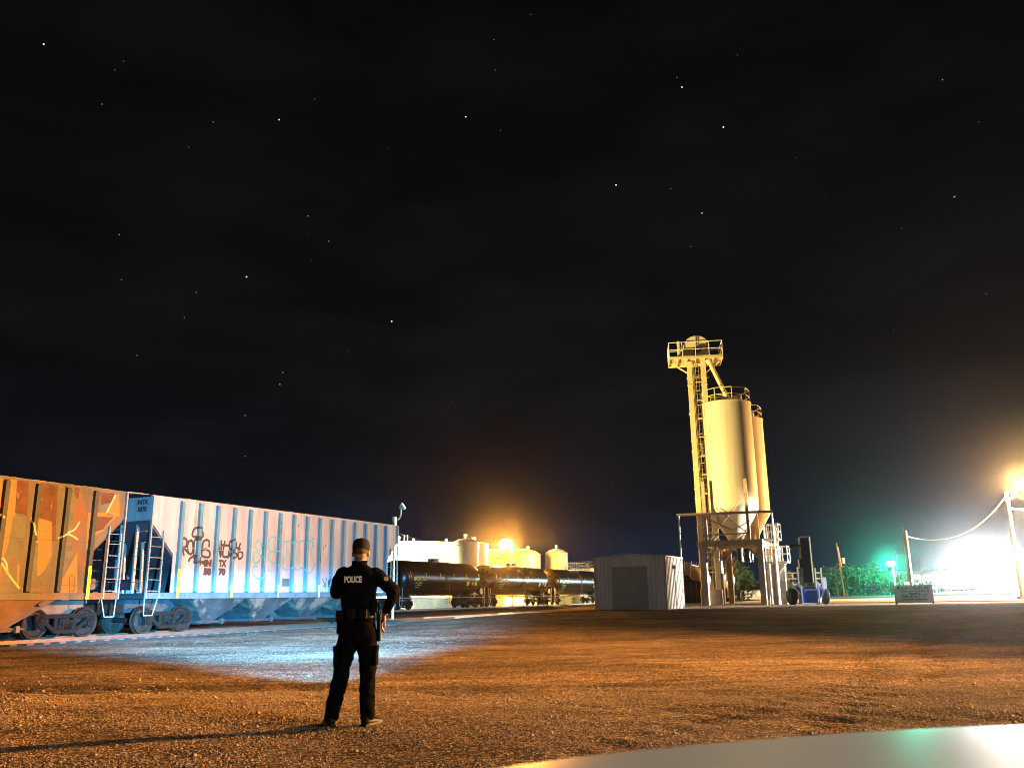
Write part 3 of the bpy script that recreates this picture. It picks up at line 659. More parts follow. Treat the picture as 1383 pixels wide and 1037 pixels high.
# ------------------------------------------------------------------ tank cars
M['tankblack'] = mat('tank_car_black', (.014, .013, .012), .27, 0, .3, 3, .06, 5, (.03, .02, .013), .2)
M['tankorange'] = mat('tank_orange_wash', (.22, .09, .03), .5, 0, .3, 2)
M['tyellow'] = mat('tank_yellow_marking', (.62, .58, .06), .5)
M['twhite'] = mat('tank_white_marking', (.60, .58, .50), .5)
TR, TZ = 1.58, 3.08
def tank_car(s0, s1, label, variant):
    sc = (s0 + s1) / 2; Lh = (s1 - s0) / 2; base = D * sc + NN * QT
    r = thing('tank_car', label, 'tank car', (base.x, base.y, .10 + RAILTOP), math.pi / 2 - AZ, 'black tank cars')
    TLh = Lh - .75; b = MB(); prof = []
    for i in range(9):
        a = math.pi / 2 * i / 8; prof.append((max(.02, TR * math.sin(a)), -TLh + .75 - .75 * math.cos(a)))
    for x in np.linspace(-TLh + 1.9, TLh - 1.9, 4): prof += [(TR, x - .012), (TR + .010, x), (TR, x + .012)]
    prof += [(r_, -z) for r_, z in prof[:9][::-1]]
    b.lathe(prof, 56, Matrix.Translation((0, 0, TZ - .30)) @ Matrix.Rotation(R(90), 4, 'Y')); zc = TZ - .30
    b.build('tank', M['tankblack'], r, smooth=1)
    for e in (-1, 1):
        b = MB()
        b.rng(min(e * (Lh - 3.2), e * Lh), max(e * (Lh - 3.2), e * Lh), -.25, .25, .72, 1.02)
        b.rng(min(e * (Lh - .12), e * Lh), max(e * (Lh - .12), e * Lh), -1.4, 1.4, .85, 1.02)
        b.rng(min(e * (Lh - 2.3), e * (Lh - 2.0)), max(e * (Lh - 2.3), e * (Lh - 2.0)), -1.2, 1.2, .85, 1.25)
        b.box((e * (Lh + .2), 0, .86), (.5, .3, .28))
        b.build('stub_sill', M['black'], r)
    b = MB()
    for y in (-1.42, 1.42):
        b.tube((-Lh + .1, y, 1.02), (Lh - .1, y, 1.02), .035, n=6)
        for x in np.linspace(-Lh + .3, Lh - .3, 7): b.tube((x, y, .9), (x, y * .92, 1.25), .02, n=5)
    for e in (-1, 1):
        b.path([(e * (Lh - .1), -1.4, .95), (e * (Lh - .1), -1.4, 2.0)], .03); b.path([(e * (Lh - .5), -1.4, .95), (e * (Lh - .5), -1.4, 1.9)], .025)
        b.path([(e * (Lh - .1), -1.4, .9), (e * (Lh - .1), -1.4, .35), (e * (Lh - .5), -1.4, .35), (e * (Lh - .5), -1.4, .9)], .02)
    b.build('handrail', M['galv'], r)
    b = MB(); b.lathe([(.55, 0), (.55, .28), (.60, .30), (.60, .36), (.05, .40)], 20, Matrix.Translation((0, 0, zc + TR - .06))); b.tube((-.8, 0, zc + TR - .05), (-.8, 0, zc + TR + .3), .14, n=10); b.tube((.9, .1, zc + TR - .05), (.9, .1, zc + TR + .22), .1, n=10)
    b.build('dome', M['black'], r, smooth=1)
    pw = 1.5 if variant != 1 else 2.4
    b = MB(); zt = zc + TR - .25; b.rng(-pw, pw, -1.0, -.45, zt + .2, zt + .24); b.rng(-pw, pw, .45, 1.0, zt + .2, zt + .24); b.build('platform', M['galv'], r)
    b = MB()
    for y in (-1.0, 1.0):
        for x in np.linspace(-pw, pw, 4): b.tube((x, y, zt - .1), (x, y, zt + 1.15), .022, n=5)
        b.tube((-pw, y, zt + 1.15), (pw, y, zt + 1.15), .022, n=5)
        if variant: b.tube((-pw, y, zt + .7), (pw, y, zt + .7), .015, n=5)
    for x in (-pw, pw): b.tube((x, -1, zt + 1.15), (x, 1, zt + 1.15), .022, n=5)
    b.build('platform_railing', M['black'], r)
    b = MB()
    for x in (-.22, .22):
        b.path([(x, -1.66, .45), (x, -1.66, zc), (x, -1.44, zc + .75), (x, -.95, zt + .2)], .025)
    for z in np.arange(.55, zc, .33): b.tube((-.22, -1.66, z), (.22, -1.66, z), .016, n=5)
    b.build('ladder', M['black'] if variant == 0 else M['steel'], r)
    def mark(x, z, w_, h_, mm_=None):
        b = MB(); n_ = 4; vs = []
        for i in range(n_ + 1):
            zz = z - h_ / 2 + h_ * i / n_; y = -math.sqrt(max(.01, TR * TR - (zz - zc) ** 2)) - .014
            vs += [(x - w_ / 2, y, zz), (x + w_ / 2, y, zz)]
        b.add(vs, [(2 * i, 2 * i + 1, 2 * i + 3, 2 * i + 2) for i in range(n_)])
        b.build('placard' if mm_ is None else 'orange_patch', mm_ or (M['tyellow'] if variant == 0 else M['twhite']), r)
    for x in np.linspace(-TLh + .9, TLh - .9, 6): mark(x, zc + .25, .09, .55 if abs(x) > TLh - 1.2 else .42)
    mark(TLh - 3.2, zc - .45, .50, .42); mark(TLh - 1.5, zc - .42, .48, .42); mark(TLh - 2.2, zc - .42, .25, .3)
    mm = M['tyellow'] if variant == 0 else M['twhite']
    nm = ('GATX 024717', 'UTLX 640211', 'TILX 190442')[variant]
    yy = lambda z: -math.sqrt(TR * TR - (z - zc) ** 2) - .02
    text('lettering', nm.split()[0], .40, mm, r, (-TLh + 1.9, yy(zc - .1), zc - .1), ROT_SIDE, 1, .02)
    text('lettering', nm.split()[1], .34, mm, r, (-TLh + 3.3, yy(zc - .1), zc - .1), ROT_SIDE, 1, .015)
    for k_, t_ in enumerate(('LD LMT 188500 LB', 'LT WT 74500 LB', 'NEW 4 98')): text('lettering', t_, .15, mm, r, (-TLh + 2.3, yy(zc - .45 - k_ * .2), zc - .45 - k_ * .2), ROT_SIDE)
    if variant == 2:
        mark(TLh - 1.3, zc - .1, 1.5, .9, M['tankorange'])  # orange patch on the end of the last tank car
    b = MB(); b.lathe([(.30, -.02), (.30, .02)], 16, Matrix.Translation((Lh - .9, -1.43, 1.6)) @ Matrix.Rotation(R(90), 4, 'X')); b.build('brake_wheel', M['twhite'], r)
    for x in (-Lh + 1.75, Lh - 1.75): make_bogie(r, x)
    return r
def s_at(px, py, q):
    r_ = ray(px, py); k = q / (r_.x * NN.x + r_.y * NN.y); p = r_ * k; return p.x * D.x + p.y * D.y
tank_car(64.6, 81.0, 'black tank car nearest the pale hopper, with yellow markings and shiny band', 0)
tank_car(81.8, 99.0, 'middle black tank car with railed walkway below the orange lamp', 1)
tank_car(99.8, 118.0, 'farthest black tank car with a orange end, near the shed', 2)

# ------------------------------------------------------------------ tank farm behind
def vtank(name, x, y, rad, h, dome, label, m, cat='storage tank', grp='storage tanks', seg=48, vents=1, rail=False):
    z0 = gz(x, y); r = thing(name, label, cat, (x, y, z0), 0, grp)
    prof = [(rad, 0)]
    for i in range(1, int(h / 1.5) + 1): z = i * h / (int(h / 1.5) + 1); prof += [(rad, z - .015), (rad + .012, z), (rad, z + .015)]
    prof += [(rad, h)]
    b = MB(); b.lathe(prof, seg); b.build('shell', m, r, smooth=1)
    b = MB(); b.lathe([(rad + .06, h - .001), (rad + .06, h + .05), (rad * .6, h + dome * .72), (.05, h + dome)], seg); rf = b.build('roof', m, r, smooth=1)
    b = MB()
    for k in range(vents):
        a = k * 2.2; rr = 0 if k == 0 else rad * .55
        b.tube((rr * math.cos(a), rr * math.sin(a), h + dome * .6), (rr * math.cos(a), rr * math.sin(a), h + dome + .22), .12, n=8)
        b.ball((rr * math.cos(a), rr * math.sin(a), h + dome + .3), .2, 8, 6)
    b.build('vent', m, rf)
    b = MB()
    for i in range(int(h / .3)): b.tube((-.2, -rad - .12, .3 + i * .3), (.2, -rad - .12, .3 + i * .3), .015, n=4)
    for s_ in (-.2, .2): b.tube((s_, -rad - .12, .1), (s_, -rad - .12, h + .9), .02, n=5)
    b.build('ladder', M['galv'], r)
    if rail:
        b = MB(); n_ = 20; p = [(rad * .98 * math.cos(2 * math.pi * i / n_), rad * .98 * math.sin(2 * math.pi * i / n_)) for i in range(n_ + 1)]
        for (xa, ya), (xb, yb) in zip(p[:-1], p[1:]):
            b.tube((xa, ya, h), (xa, ya, h + 1.05), .03, n=5)
            for zz in (.55, 1.05): b.tube((xa, ya, h + zz), (xb, yb, h + zz), .03, n=5)
        b.build('railing', M['galv'], r)
    return r
vtank('storage_tank', -13.5, 116, 8.2, 8.1, .5, 'big white storage tank glaring bright behind the first tank car', M['white'], vents=5, seg=72)
vtank('storage_tank', -5.65, 101, 1.5, 7.5, .55, 'slim yellow lit storage tank with low dome at the big tank\'s right', M['cream'])
vtank('storage_tank', -4.9, 106, 1.7, 7.55, .4, 'slim pale storage tank peeking out behind the slim yellow one', M['white'])
vtank('storage_tank', 1.9, 120, 1.72, 6.9, .75, 'left of the two small domed tanks right of the orange lamp', M['cream'])
vtank('storage_tank', 6.05, 125, 1.62, 7.25, .75, 'right of the two small domed tanks, nearer the shed', M['cream'])
vtank('storage_tank', 11.2, 135, 3.0, 5.3, .3, 'wide yellow storage tank with roof railing just left of the shed', M['cream'], rail=True)
M['cladding'] = mat('pale_cladding', (.60, .54, .42), .55, 0, .12, 1, 0, 6, None, 0, (1, 1, 6))
r = thing('warehouse', 'low pale clad warehouse with flat roof behind the orange lamp', 'warehouse', (-2.2, 124, gz(-2.2, 124)))
b = MB(); b.rng(-4.2, 4.0, 0, 12, 0, 7.8)
for i in range(18): b.rng(-4.2, 4.0, -.03, -.002, .3 + i * .42, .33 + i * .42)
b.build('wall', M['cladding'], r)
b = MB(); b.rng(-4.35, 4.15, -.15, 12.15, 7.803, 7.95); b.build('roof', M['galv'], r)
b = MB(); b.rng(2.3, 3.5, -.06, -.034, 0, 2.4); b.build('door', M['steel'], r)
M['added'] = mat('yellowish_block_wall', (.58, .55, .33), .8, 0, .2, 1)  # walls added to show as the yellow lit ground below the tank cars
for (x0, x1, y_, lab) in ((-17, -2.5, 96.8, 'low pale containment wall seen under the first tank car'), (-1.5, 8, 112.5, 'low pale containment wall seen under the middle tank car')):
    o = thing('added_wall', lab, 'wall', (x0, y_, .05), R(4), 'containment walls')
    b = MB(); Lw = x1 - x0
    for i in range(int(Lw / .8)):
        for j in range(6): b.rng(i * .8 + .01 + (j % 2) * .2, i * .8 + .79 + (j % 2) * .2, -.1 + .004 * ((i + j) % 2), .1, j * .2, j * .2 + .19)
    b.build('block_courses', M['added'], o)
    b = MB(); b.rng(-.05, Lw + .1, -.14, .14, 1.2, 1.28); b.build('coping', M['concrete'], o)

# ------------------------------------------------------------------ lamp posts
def glow_mat(col, s): return emat('lamp_glass', col, s)
# orange lamp over the tank yard
x, y = TANK_LAMP.x, TANK_LAMP.y; z0 = gz(x, y)
r = thing('street_lamp', 'blazing orange sodium lamp on a thin pole above the tank cars', 'lamp post', (x + .9, y + .4, z0))
b = MB(); b.tube((0, 0, 0), (0, 0, 8.2), .08, .05, 12); b.build('pole', M['galv'], r)
b = MB(); b.path([(0, 0, 8.0), (-.5, -.3, 8.25), (-.9, -.4, 8.2)], .04); b.box((-.9, -.4, 8.22), (.6, .3, .14)); b.build('lamp_arm', M['galv'], r)
b = MB(); b.ball((-.9, -.4, 7.65), (.6, .6, .5), 20, 12); b.build('lamp_globe', glow_mat((1, .38, .055), 4200), r, smooth=1)
# lamp pole behind the hopper
x, y = -7.65, 55.0; z0 = gz(x, y)
r = thing('lamp_post', 'thin lamp pole with a round pale floodlight rising behind the pale hopper', 'lamp post', (x, y, z0))
b = MB(); b.tube((0, 0, 0), (0, 0, 6.2), .08, .06, 10); b.tube((0, 0, 4.75), (0, 0, 6.35), .15, .15, 12); b.build('pole', M['cream'], r)
b = MB(); b.path([(.1, 0, 6.15), (.3, -.05, 6.2), (.42, -.1, 6.45), (.42, -.1, 6.8)], .035); b.build('lamp_arm', M['cream'], r)
b = MB(); b.lathe([(.02, -.22), (.10, -.18), (.22, 0), (.25, .10), (.22, .12)], 20, Matrix.Translation((.50, -.15, 6.98)) @ Matrix.Rotation(R(58), 4, 'Y'))
b.build('lamp_head', M['cream'], r, smooth=1)
b = MB(); b.lathe([(.20, .135), (.16, .15), (.02, .155)], 20, Matrix.Translation((.50, -.15, 6.98)) @ Matrix.Rotation(R(58), 4, 'Y')); b.build('lamp_glass', glow_mat((1, .85, .5), 2.0), r)
bpy.data.objects['silo_flood_beam'].location = (x + .86, y - .2, z0 + 7.20); aim(bpy.data.objects['silo_flood_beam'], (15.8, 65.0, 15.1))
def wire(name, a, b_, sag, rad, m, label, n_=24):
    a, b_ = Vector(a), Vector(b_); k = MB(); pts = []
    for i in range(n_ + 1):
        t = i / n_; p = a.lerp(b_, t); p.z -= sag * 4 * t * (1 - t); pts.append(p - a)
    k.path(pts, rad, 5); o = k.build(name, m, None, loc=a); return tag(o, label, 'wire')
M['cable'] = mat('pale_cable', (.45, .42, .36), .6)
wire('guy_wire', (x + .05, y, z0 + 5.4), (-4.3, 79.0, z0 + 6.0), .35, .018, M['steel'], 'thin wire sloping from the pole behind the hopper to the tanks')
wire('power_wire', (x - .1, y, z0 + 5.6), (-24, 60, 4.6), .5, .022, M['steel'], 'thin wire running left from the pole behind the hopper')
# off-frame yard flood pole
r = thing('floodlight_pole', 'tall yard floodlight pole right of the frame aimed across the gravel', 'floodlight', (FLOOD.x + .5, FLOOD.y, gz(FLOOD.x, FLOOD.y)))
b = MB(); b.tube((0, 0, 0), (0, 0, 7.0), .11, .08, 12); b.build('pole', M['galv'], r)
b = MB(); b.rng(-.28, -.02, -.25, .25, 6.35, 6.85); b.build('lamp_head', M['steel'], r, bevel=.02)
r = thing('street_lamp', 'street lamp on a steel pole behind and right of the white car', 'lamp post', (BACK_LAMP.x + 1.3, BACK_LAMP.y, gz(15, -4)))
b = MB(); b.tube((0, 0, 0), (0, 0, 9.4), .12, .07, 12); b.build('pole', M['galv'], r)
b = MB(); b.path([(0, 0, 9.2), (-.6, 0, 9.45), (-1.3, 0, 9.4)], .04); b.box((-1.3, 0, 9.36), (.6, .26, .12)); b.build('lamp_arm', M['galv'], r)
r = thing('floodlight_pole', 'low white floodlight on a pole aimed at the silo legs, right of the frame', 'floodlight', (LOT_LAMP.x + .45, LOT_LAMP.y, gz(50, 60)), 0)
b = MB(); b.tube((0, 0, 0), (0, 0, 4.2), .10, .08, 12); b.build('pole', M['galv'], r)
b = MB(); b.rng(-.25, -.02, -.22, .22, 3.5, 3.9); b.build('lamp_head', M['steel'], r, bevel=.02)
# big street lamp at the right edge
x, y = 43.3, 75.0; z0 = gz(x, y)
r = thing('street_lamp', 'tall white lamp pole with blinding orange lamp at the right edge', 'lamp post', (x, y, z0))
b = MB(); b.tube((0, 0, 0), (-.05, 0, 9.4 - z0 + .3), .19, .13, 14); b.build('pole', M['white'], r)
b = MB(); b.path([(0, 0, 8.3), (.7, -.5, 9.2), (1.1, -.9, 9.5)], .05); b.build('lamp_arm', M['white'], r)
b = MB(); b.ball((1.1, -1.0, 10.1 - z0), (.6, .6, .5), 20, 12); b.build('lamp_globe', glow_mat((1, .52, .16), 3900), r, smooth=1)
b = MB(); b.rng(-.35, .35, -.35, .35, 0, .18); b.build('base', M['concrete'], r, bevel=.02)

# leaning stub pole + cabinet + wire
x, y = 28.05, 62.0; z0 = gz(x, y)
r = thing('utility_pole', 'short brown wooden pole standing behind the sign board', 'utility pole', (x, y, z0))
b = MB(); b.tube((0, 0, 0), (0, 0, 5.0), .20, .15, 14); b.tube((-.06, 0, 4.9), (-.06, 0, 5.25), .03, .01, 6); b.build('pole', M['wood'], r, smooth=1)
b = MB(); b.rng(-.62, -.24, -.25, .1, .75, 1.45); b.build('meter_box', M['cream'], r, bevel=.015)
b = MB(); b.rng(.2, .46, -.2, .1, .8, 1.35); b.build('meter_box', M['cream'], r, bevel=.015)
b = MB(); b.tube((.0, -.2, .1), (.0, -.21, 3.4), .025, n=6); b.build('conduit', M['galv'], r)
wire('power_wire', (28.2, 62, z0 + 4.6), (43.15, 75, 9.25), 1.5, .030, M['cable'], 'pale sagging cable between the short brown pole and the white lamp pole', 32)
wire('power_wire', (43.4, 75, 8.2), (54, 75, 8.0), .3, .025, M['cable'], 'pale cable leaving the white lamp pole to the right')
def upole(px, Y, h, label, lit=False, arm=True, lean=0.0, rad=.15):
    p = at(px, 800, Y); z0 = gz(p.x, Y)
    r = thing('utility_pole', label, 'utility pole', (p.x, Y, z0), 0, None)
    b = MB(); b.tube((0, 0, 0), (lean, 0, h), rad, rad * .65, 10); b.build('pole', M['wood'] if lit else M['darkwood'], r)
    if arm:
        b = MB(); b.box((lean, -.15, h - .55), (3.2, .12, .14)); 
        for k in (-1.4, -.7, .7, 1.4): b.tube((lean + k, -.15, h - .48), (lean + k, -.15, h - .28), .05, n=6)
        b.beam((lean - .9, -.12, h - .6), (lean, -.05, h - 1.4), .06, .06); b.beam((lean + .9, -.12, h - .6), (lean, -.05, h - 1.4), .06, .06)
        b.build('crossarm', M['darkwood'], r)
    return r
p_ = upole(1140.5, 110, 6.9, 'leaning pole with a warmly lit top left of the green trees', False, False, -.35, .10)
b = MB(); b.tube((.25, -.1, 4.3), (.25, -.1, 5.0), .2, n=10); b.build('transformer', M['galv'], p_)
b = MB(); b.beam((-.35, -.16, 6.4), (-.1, -.16, 3.9), .12, .35); b.build('lit_pole_top', M['wood'], p_)  # paler wood piece; the lit pole top is put into its colour
upole(1131, 160, 5.4, 'small distant dark pole with crossarm over the dark trees', False, True)
upole(1215.5, 150, 7.3, 'dark pole with crossarm just right of the green street lamp', False, True)
upole(1247.5, 120, 5.1, 'thin dark pole against the white glare right of the sign', False, False, 0, .10)
# green street lamp
x, y = GREEN_LAMP.x, GREEN_LAMP.y + .3; z0 = gz(x, y)
r = thing('street_lamp', 'street lamp shining green-white in front of the teal trees', 'lamp post', (x + .5, y, z0))
b = MB(); b.tube((0, 0, 0), (-.05, 0, 5.2), .22, .14, 12); b.build('pole', M['white'], r)
b = MB(); b.ball((-.5, -.3, GREEN_LAMP.z - z0), (.85, .5, .45), 16, 10); b.build('lamp_globe', glow_mat((.03, 1, .62), 2000), r, smooth=1)

# ------------------------------------------------------------------ shed
SHW, SHL = 4.15, 3.5
sh0 = at(805, 824, 50); z0 = gz(6.5, 50)
M['corr'] = mat('corrugated_metal', (.66, .65, .64), .5, .0, .2, 1.5, .05, 10, None, 0, (1, 1, .3))
M['corrw'] = mat('corrugated_side_pale', (.62, .58, .52), .5, .1, .15, 1.2, .05, 8, (.40, .17, .06), .42, (1, .8, .5))
M['door'] = mat('rolling_door', (.36, .35, .33), .55, .0, .15, 1.5)
r = thing('shed', 'grey corrugated metal shed with roll-up door beside the silo', 'shed', (sh0.x, 50.0, z0), -AZ)
def corrugated(b, x0, x1, fz, ylevel, z0_, pitch, depth, axis='x'):
    n_ = int(abs(x1 - x0) / pitch); pts = []
    for i in range(n_):
        a = x0 + (x1 - x0) * i / n_; st_ = (x1 - x0) / n_
        pts += [(a, 0), (a + st_ * .60, 0), (a + st_ * .70, depth), (a + st_ * .90, depth)]
    pts.append((x1, 0)); vs = []; fs = []
    for (u, d_) in pts:
        for z in (z0_, fz(u)):
            vs.append((u, ylevel - d_, z) if axis == 'x' else (ylevel + d_, u, z))
    for i in range(len(pts) - 1): fs.append((2 * i, 2 * i + 2, 2 * i + 3, 2 * i + 1) if axis == 'x' else (2 * i, 2 * i + 1, 2 * i + 3, 2 * i + 2))
    b.add(vs, fs)
EAVE = 2.85; RIDGE = 3.0
fzr = lambda u: EAVE + (RIDGE - EAVE) * (1 - abs(u - SHW / 2) / (SHW / 2)) - .02
DX0, DX1, DZ = .95, 3.15, 2.35
b = MB()
corrugated(b, 0, DX0, fzr, 0, 0, .22, .06); corrugated(b, DX1, SHW, fzr, 0, 0, .22, .06); corrugated(b, DX0, DX1, fzr, 0, DZ, .22, .045)
b.build('front_wall', M['corr'], r)
b = MB(); corrugated(b, 0, SHL, lambda u: EAVE - .02, SHW, 0, .30, .045, 'y'); b.build('side_wall', M['corrw'], r)
b = MB(); b.rng(-.02, .02, 0, SHL, 0, EAVE - .03); b.rng(0.03, SHW - .01, SHL - .04, SHL, 0, EAVE - .03); b.build('back_wall', M['corr'], r)
b = MB(); b.prism([(-.08, EAVE - .01), (SHW / 2, RIDGE), (SHW + .12, EAVE - .01), (SHW + .12, EAVE + .05), (SHW / 2, RIDGE + .06), (-.08, EAVE + .05)], -.15, SHL + .1, lambda p, t: Vector((p[0], t, p[1]))); b.build('roof', M['corr'], r)
b = MB()
for i in range(22): b.prism([(-.005 + .06, DZ * i / 22), (.02 + .06, DZ * (i + .25) / 22), (.02 + .06, DZ * (i + .75) / 22), (.06, DZ * (i + .98) / 22), (.10, DZ * (i + .98) / 22), (.10, DZ * i / 22)], DX0 + .06, DX1 - .06, lambda p, t: Vector((t, .12 - p[0], p[1])))
b.build('roll_up_door', M['door'], r)
b = MB(); b.rng(DX0 - .05, DX0 + .05, -.06, .1, 0, DZ); b.rng(DX1 - .05, DX1 + .05, -.06, .1, 0, DZ); b.rng(DX0 - .05, DX1 + .05, -.06, .1, DZ, DZ + .1); b.build('door_frame', M['corr'], r)
b = MB(); b.box((SHW + .12, 1.6, 2.3), (.16, .3, .22)); b.tube((SHW + .1, 1.6, .2), (SHW + .1, 1.6, 2.2), .02, n=6); b.build('meter_box', M['steel'], r)
b = MB(); b.rng(-.03, .05, -.07, .01, 0, EAVE - .02); b.rng(SHW - .04, SHW + .055, -.07, .01, 0, EAVE - .02); b.build('corner_trim', M['corrw'], r)

# ------------------------------------------------------------------ silo plant
SC = Vector((16.65, 65.0, 0)); ZS = gz(16.65, 65)
M['silo'] = mat('silo_cream', (.56, .49, .35), .5, 0, .10, 1.2, .05, 6, (.40, .31, .19), .10, (2.5, 2.5, .2))
M['elev'] = mat('elevator_yellow', (.60, .50, .26), .5, 0, .12, 2, .1, 10)
M['frame'] = mat('frame_tan', (.36, .26, .16), .6, 0, .2, 2, .2, 10, (.22, .12, .06), .15)
def silo(x, y, ztop, label):
    r = thing('silo', label, 'silo', (x, y, ZS), -AZ, 'silos')
    rad = 1.9; zt = ztop - ZS; zb = 7.75 - ZS
    prof = [(rad, zb)]
    for z in np.arange(zb + .6, zt - .3, 1.22): prof += [(rad, z - .012), (rad + .010, z), (rad, z + .012)]
    prof += [(rad, zt), (rad + .05, zt), (rad + .05, zt + .06)]
    b = MB(); b.lathe(prof, 72); b.build('shell', M['silo'], r, smooth=1)
    b = MB(); b.lathe([(rad + .03, zt + .062), (.5, zt + .42), (.02, zt + .45)], 48); rf = b.build('roof', M['silo'], r, smooth=1)
    b = MB(); b.tube((.9, .5, zt + .2), (.9, .5, zt + .75), .32, n=16); b.tube((-.7, -.5, zt + .25), (-.7, -.5, zt + .6), .2, n=12); b.box((0, .2, zt + .55), (.5, .5, .35)); b.build('roof_hatch', M['silo'], rf)
    b = MB(); b.lathe([(.32, 4.4 - ZS), (.36, 4.9 - ZS), (rad - .02, zb - .25), (rad, zb - .002)], 48); b.build('cone', M['silo'], r, smooth=1)
    b = MB(); b.box((0, 0, 4.2 - ZS), (.55, .55, .5)); b.tube((0, 0, 3.75 - ZS), (0, 0, 4.0 - ZS), .3, .26, 12); b.build('discharge_gate', M['black'], r)
    b = MB(); n_ = 9; p = [(1.86 * math.cos(2 * math.pi * i / n_ + .3), 1.86 * math.sin(2 * math.pi * i / n_ + .3)) for i in range(n_ + 1)]
    for (xa, ya), (xb, yb) in zip(p[:-1], p[1:]):
        b.tube((xa, ya, zt), (xa, ya, zt + 1.08), .033, n=6)
        for zz in (.56, 1.08): b.tube((xa, ya, zt + zz), (xb, yb, zt + zz), .03, n=6)
    b.build('roof_railing', M['elev'], r)
    return r
silo(SC.x, SC.y, 15.55, 'nearer tall cream silo lit yellow, beside the bucket elevator')
silo(18.95, 70.0, 15.25, 'rear cream silo half hidden behind the nearer one')
# support frame
r = thing('support_structure', 'tan steel and concrete frame carrying both silos over a drive-through', 'steel frame', (SC.x, SC.y, ZS), -AZ)
FX = 2.05
for sx_, nm in ((-FX, 'l'), (FX, 'r')):
    for yy_ in (-1.9, 1.9, 3.7, 7.4):
        b = MB(); b.rng(sx_ - .21, sx_ + .21, yy_ - .21, yy_ + .21, 0, 4.15); b.build('column', M['concrete'], r, bevel=.02)
for sx_ in (-1.75, 1.35):
    for yy_ in (-1.98, 1.9):
        b = MB(); b.rng(sx_ - .11, sx_ + .11, yy_ - .09, yy_ + .09, 4.6, 9.0); b.build('silo_bracket', M['frame'], r)
b = MB(); b.rng(-2.45, 2.3, -2.15, -1.78, 4.155, 4.58); b.rng(-2.45, 2.3, 1.75, 2.1, 4.155, 4.55); b.rng(-2.45, 2.3, 7.2, 7.55, 4.155, 4.55)
b.rng(-2.27, -1.95, -1.77, 1.74, 4.16, 4.5); b.rng(1.95, 2.25, -1.77, 1.74, 4.16, 4.5); b.rng(-2.27, -1.95, 2.11, 7.19, 4.16, 4.5); b.rng(1.95, 2.25, 2.11, 7.19, 4.16, 4.5)
b.build('floor_beam', M['frame'], r)
b = MB()
b.beam((-1.7, -2.02, 6.3), (.2, -2.02, 5.3), .14, .14); b.beam((.2, -2.02, 5.3), (1.5, -2.02, 5.9), .06, .06)
b.beam((-1.5, -2.0, 4.65), (.9, -2.0, 7.5), .07, .07); b.beam((1.4, -2.03, 4.9), (-.9, -2.03, 7.0), .07, .07)
b.beam((-1.7, -2.0, 5.0), (1.4, -2.0, 5.05), .08, .10)
b.beam((-1.85, -1.85, 4.1), (-1.0, -1.85, 4.9), .1, .1)
b.build('bracing', M['frame'], r)
b = MB()
for yy_ in (-1.95, 1.9, 3.7, 7.4):
    b.beam((-1.84, yy_, 3.05), (-1.05, yy_, 4.1), .16, .16); b.beam((1.84, yy_, 3.3), (1.15, yy_, 4.1), .16, .16)
b.build('knee_brace', M['frame'], r)
b = MB(); b.rng(-.6, 2.2, -1.4, 6.8, 4.03, 4.15); b.build('deck', M['frame'], r)
for yy_ in (-1.2, 0.2):
    b = MB(); b.tube((.1 + yy_ * .2 + .6, yy_, 3.4), (.1 + yy_ * .2 + .6, yy_, 4.02), .2, .26, 14); b.tube((.1 + yy_ * .2 + .6, yy_, 3.05), (.1 + yy_ * .2 + .6, yy_, 3.4), .24, n=14); b.build('loading_spout', M['black'], r)
for (xx, yy_, h) in ((-1.6, 0, 4.1), (-1.6, 1.0, 3.2)):
    b = MB(); b.rng(xx - .25, xx + .25, yy_ - .3, yy_ + .3, h - .9, h); b.build('control_box', M['galv'], r)
# pipe gantry in front
r = thing('pipe_gantry', 'thin goalpost-like pipe gantry standing in front of the silo legs', 'gantry', (15.7, 63.0, ZS), -R(12))
b = MB(); b.beam((-3.7, 0, 6.5), (3.2, 0, 6.55), .18, .18); b.build('crossbar', M['frame'], r)
for xx in (-3.55, 3.1): b = MB(); b.tube((xx, 0, 0), (xx, 0, 6.41), .07, n=10); b.build('post', M['white'], r)
# bucket elevator
EX = Vector((14.5, 64.2, 0))
r = thing('bucket_elevator', 'tall yellow bucket elevator with domed head and railed platform', 'bucket elevator', (14.5, 64.6, ZS), -R(8))
H0 = 19.0 - ZS
for xx in (-.55, .52):
    b = MB(); b.rng(xx - .18, xx + .18, -.22, .22, 0, H0)
    for z in np.arange(1.2, H0, 2.2): b.rng(xx - .22, xx + .22, -.26, .26, z, z + .07)
    b.build('trunking', M['elev'], r)
for i, z in enumerate(np.arange(.9, H0, 1.45)):
    b = MB(); b.beam((-.37, -.05, z), (.34, -.05, z), .06, .08); b.build('tie_bar', M['elev'], r)
    if i % 2: b = MB(); b.beam((-.8, .26, z + .4), (.9, .26, z + .4), .06, .06); b.build('tie_bar', M['elev'], r)
b = MB()
for xx in (-.17, .17): b.tube((xx, .42, .3), (xx, .42, H0 + 1.1), .025, n=6)
for z in np.arange(.5, H0, .31): b.tube((-.17, .42, z), (.17, .42, z), .015, n=5)
b.build('ladder', M['elev'], r)
b = MB()
for z in np.arange(2.6, H0, 1.15):
    pts = [(-.35 * math.cos(a), .45 + .62 * math.sin(a), z) for a in np.linspace(0, math.pi, 8)]; b.path(pts, .022, 5)
for a in np.linspace(.3, math.pi - .3, 5): b.tube((-.35 * math.cos(a), .45 + .62 * math.sin(a), 2.6), (-.35 * math.cos(a), .45 + .62 * math.sin(a), H0), .015, n=5)
b.build('ladder_cage', M['elev'], r)
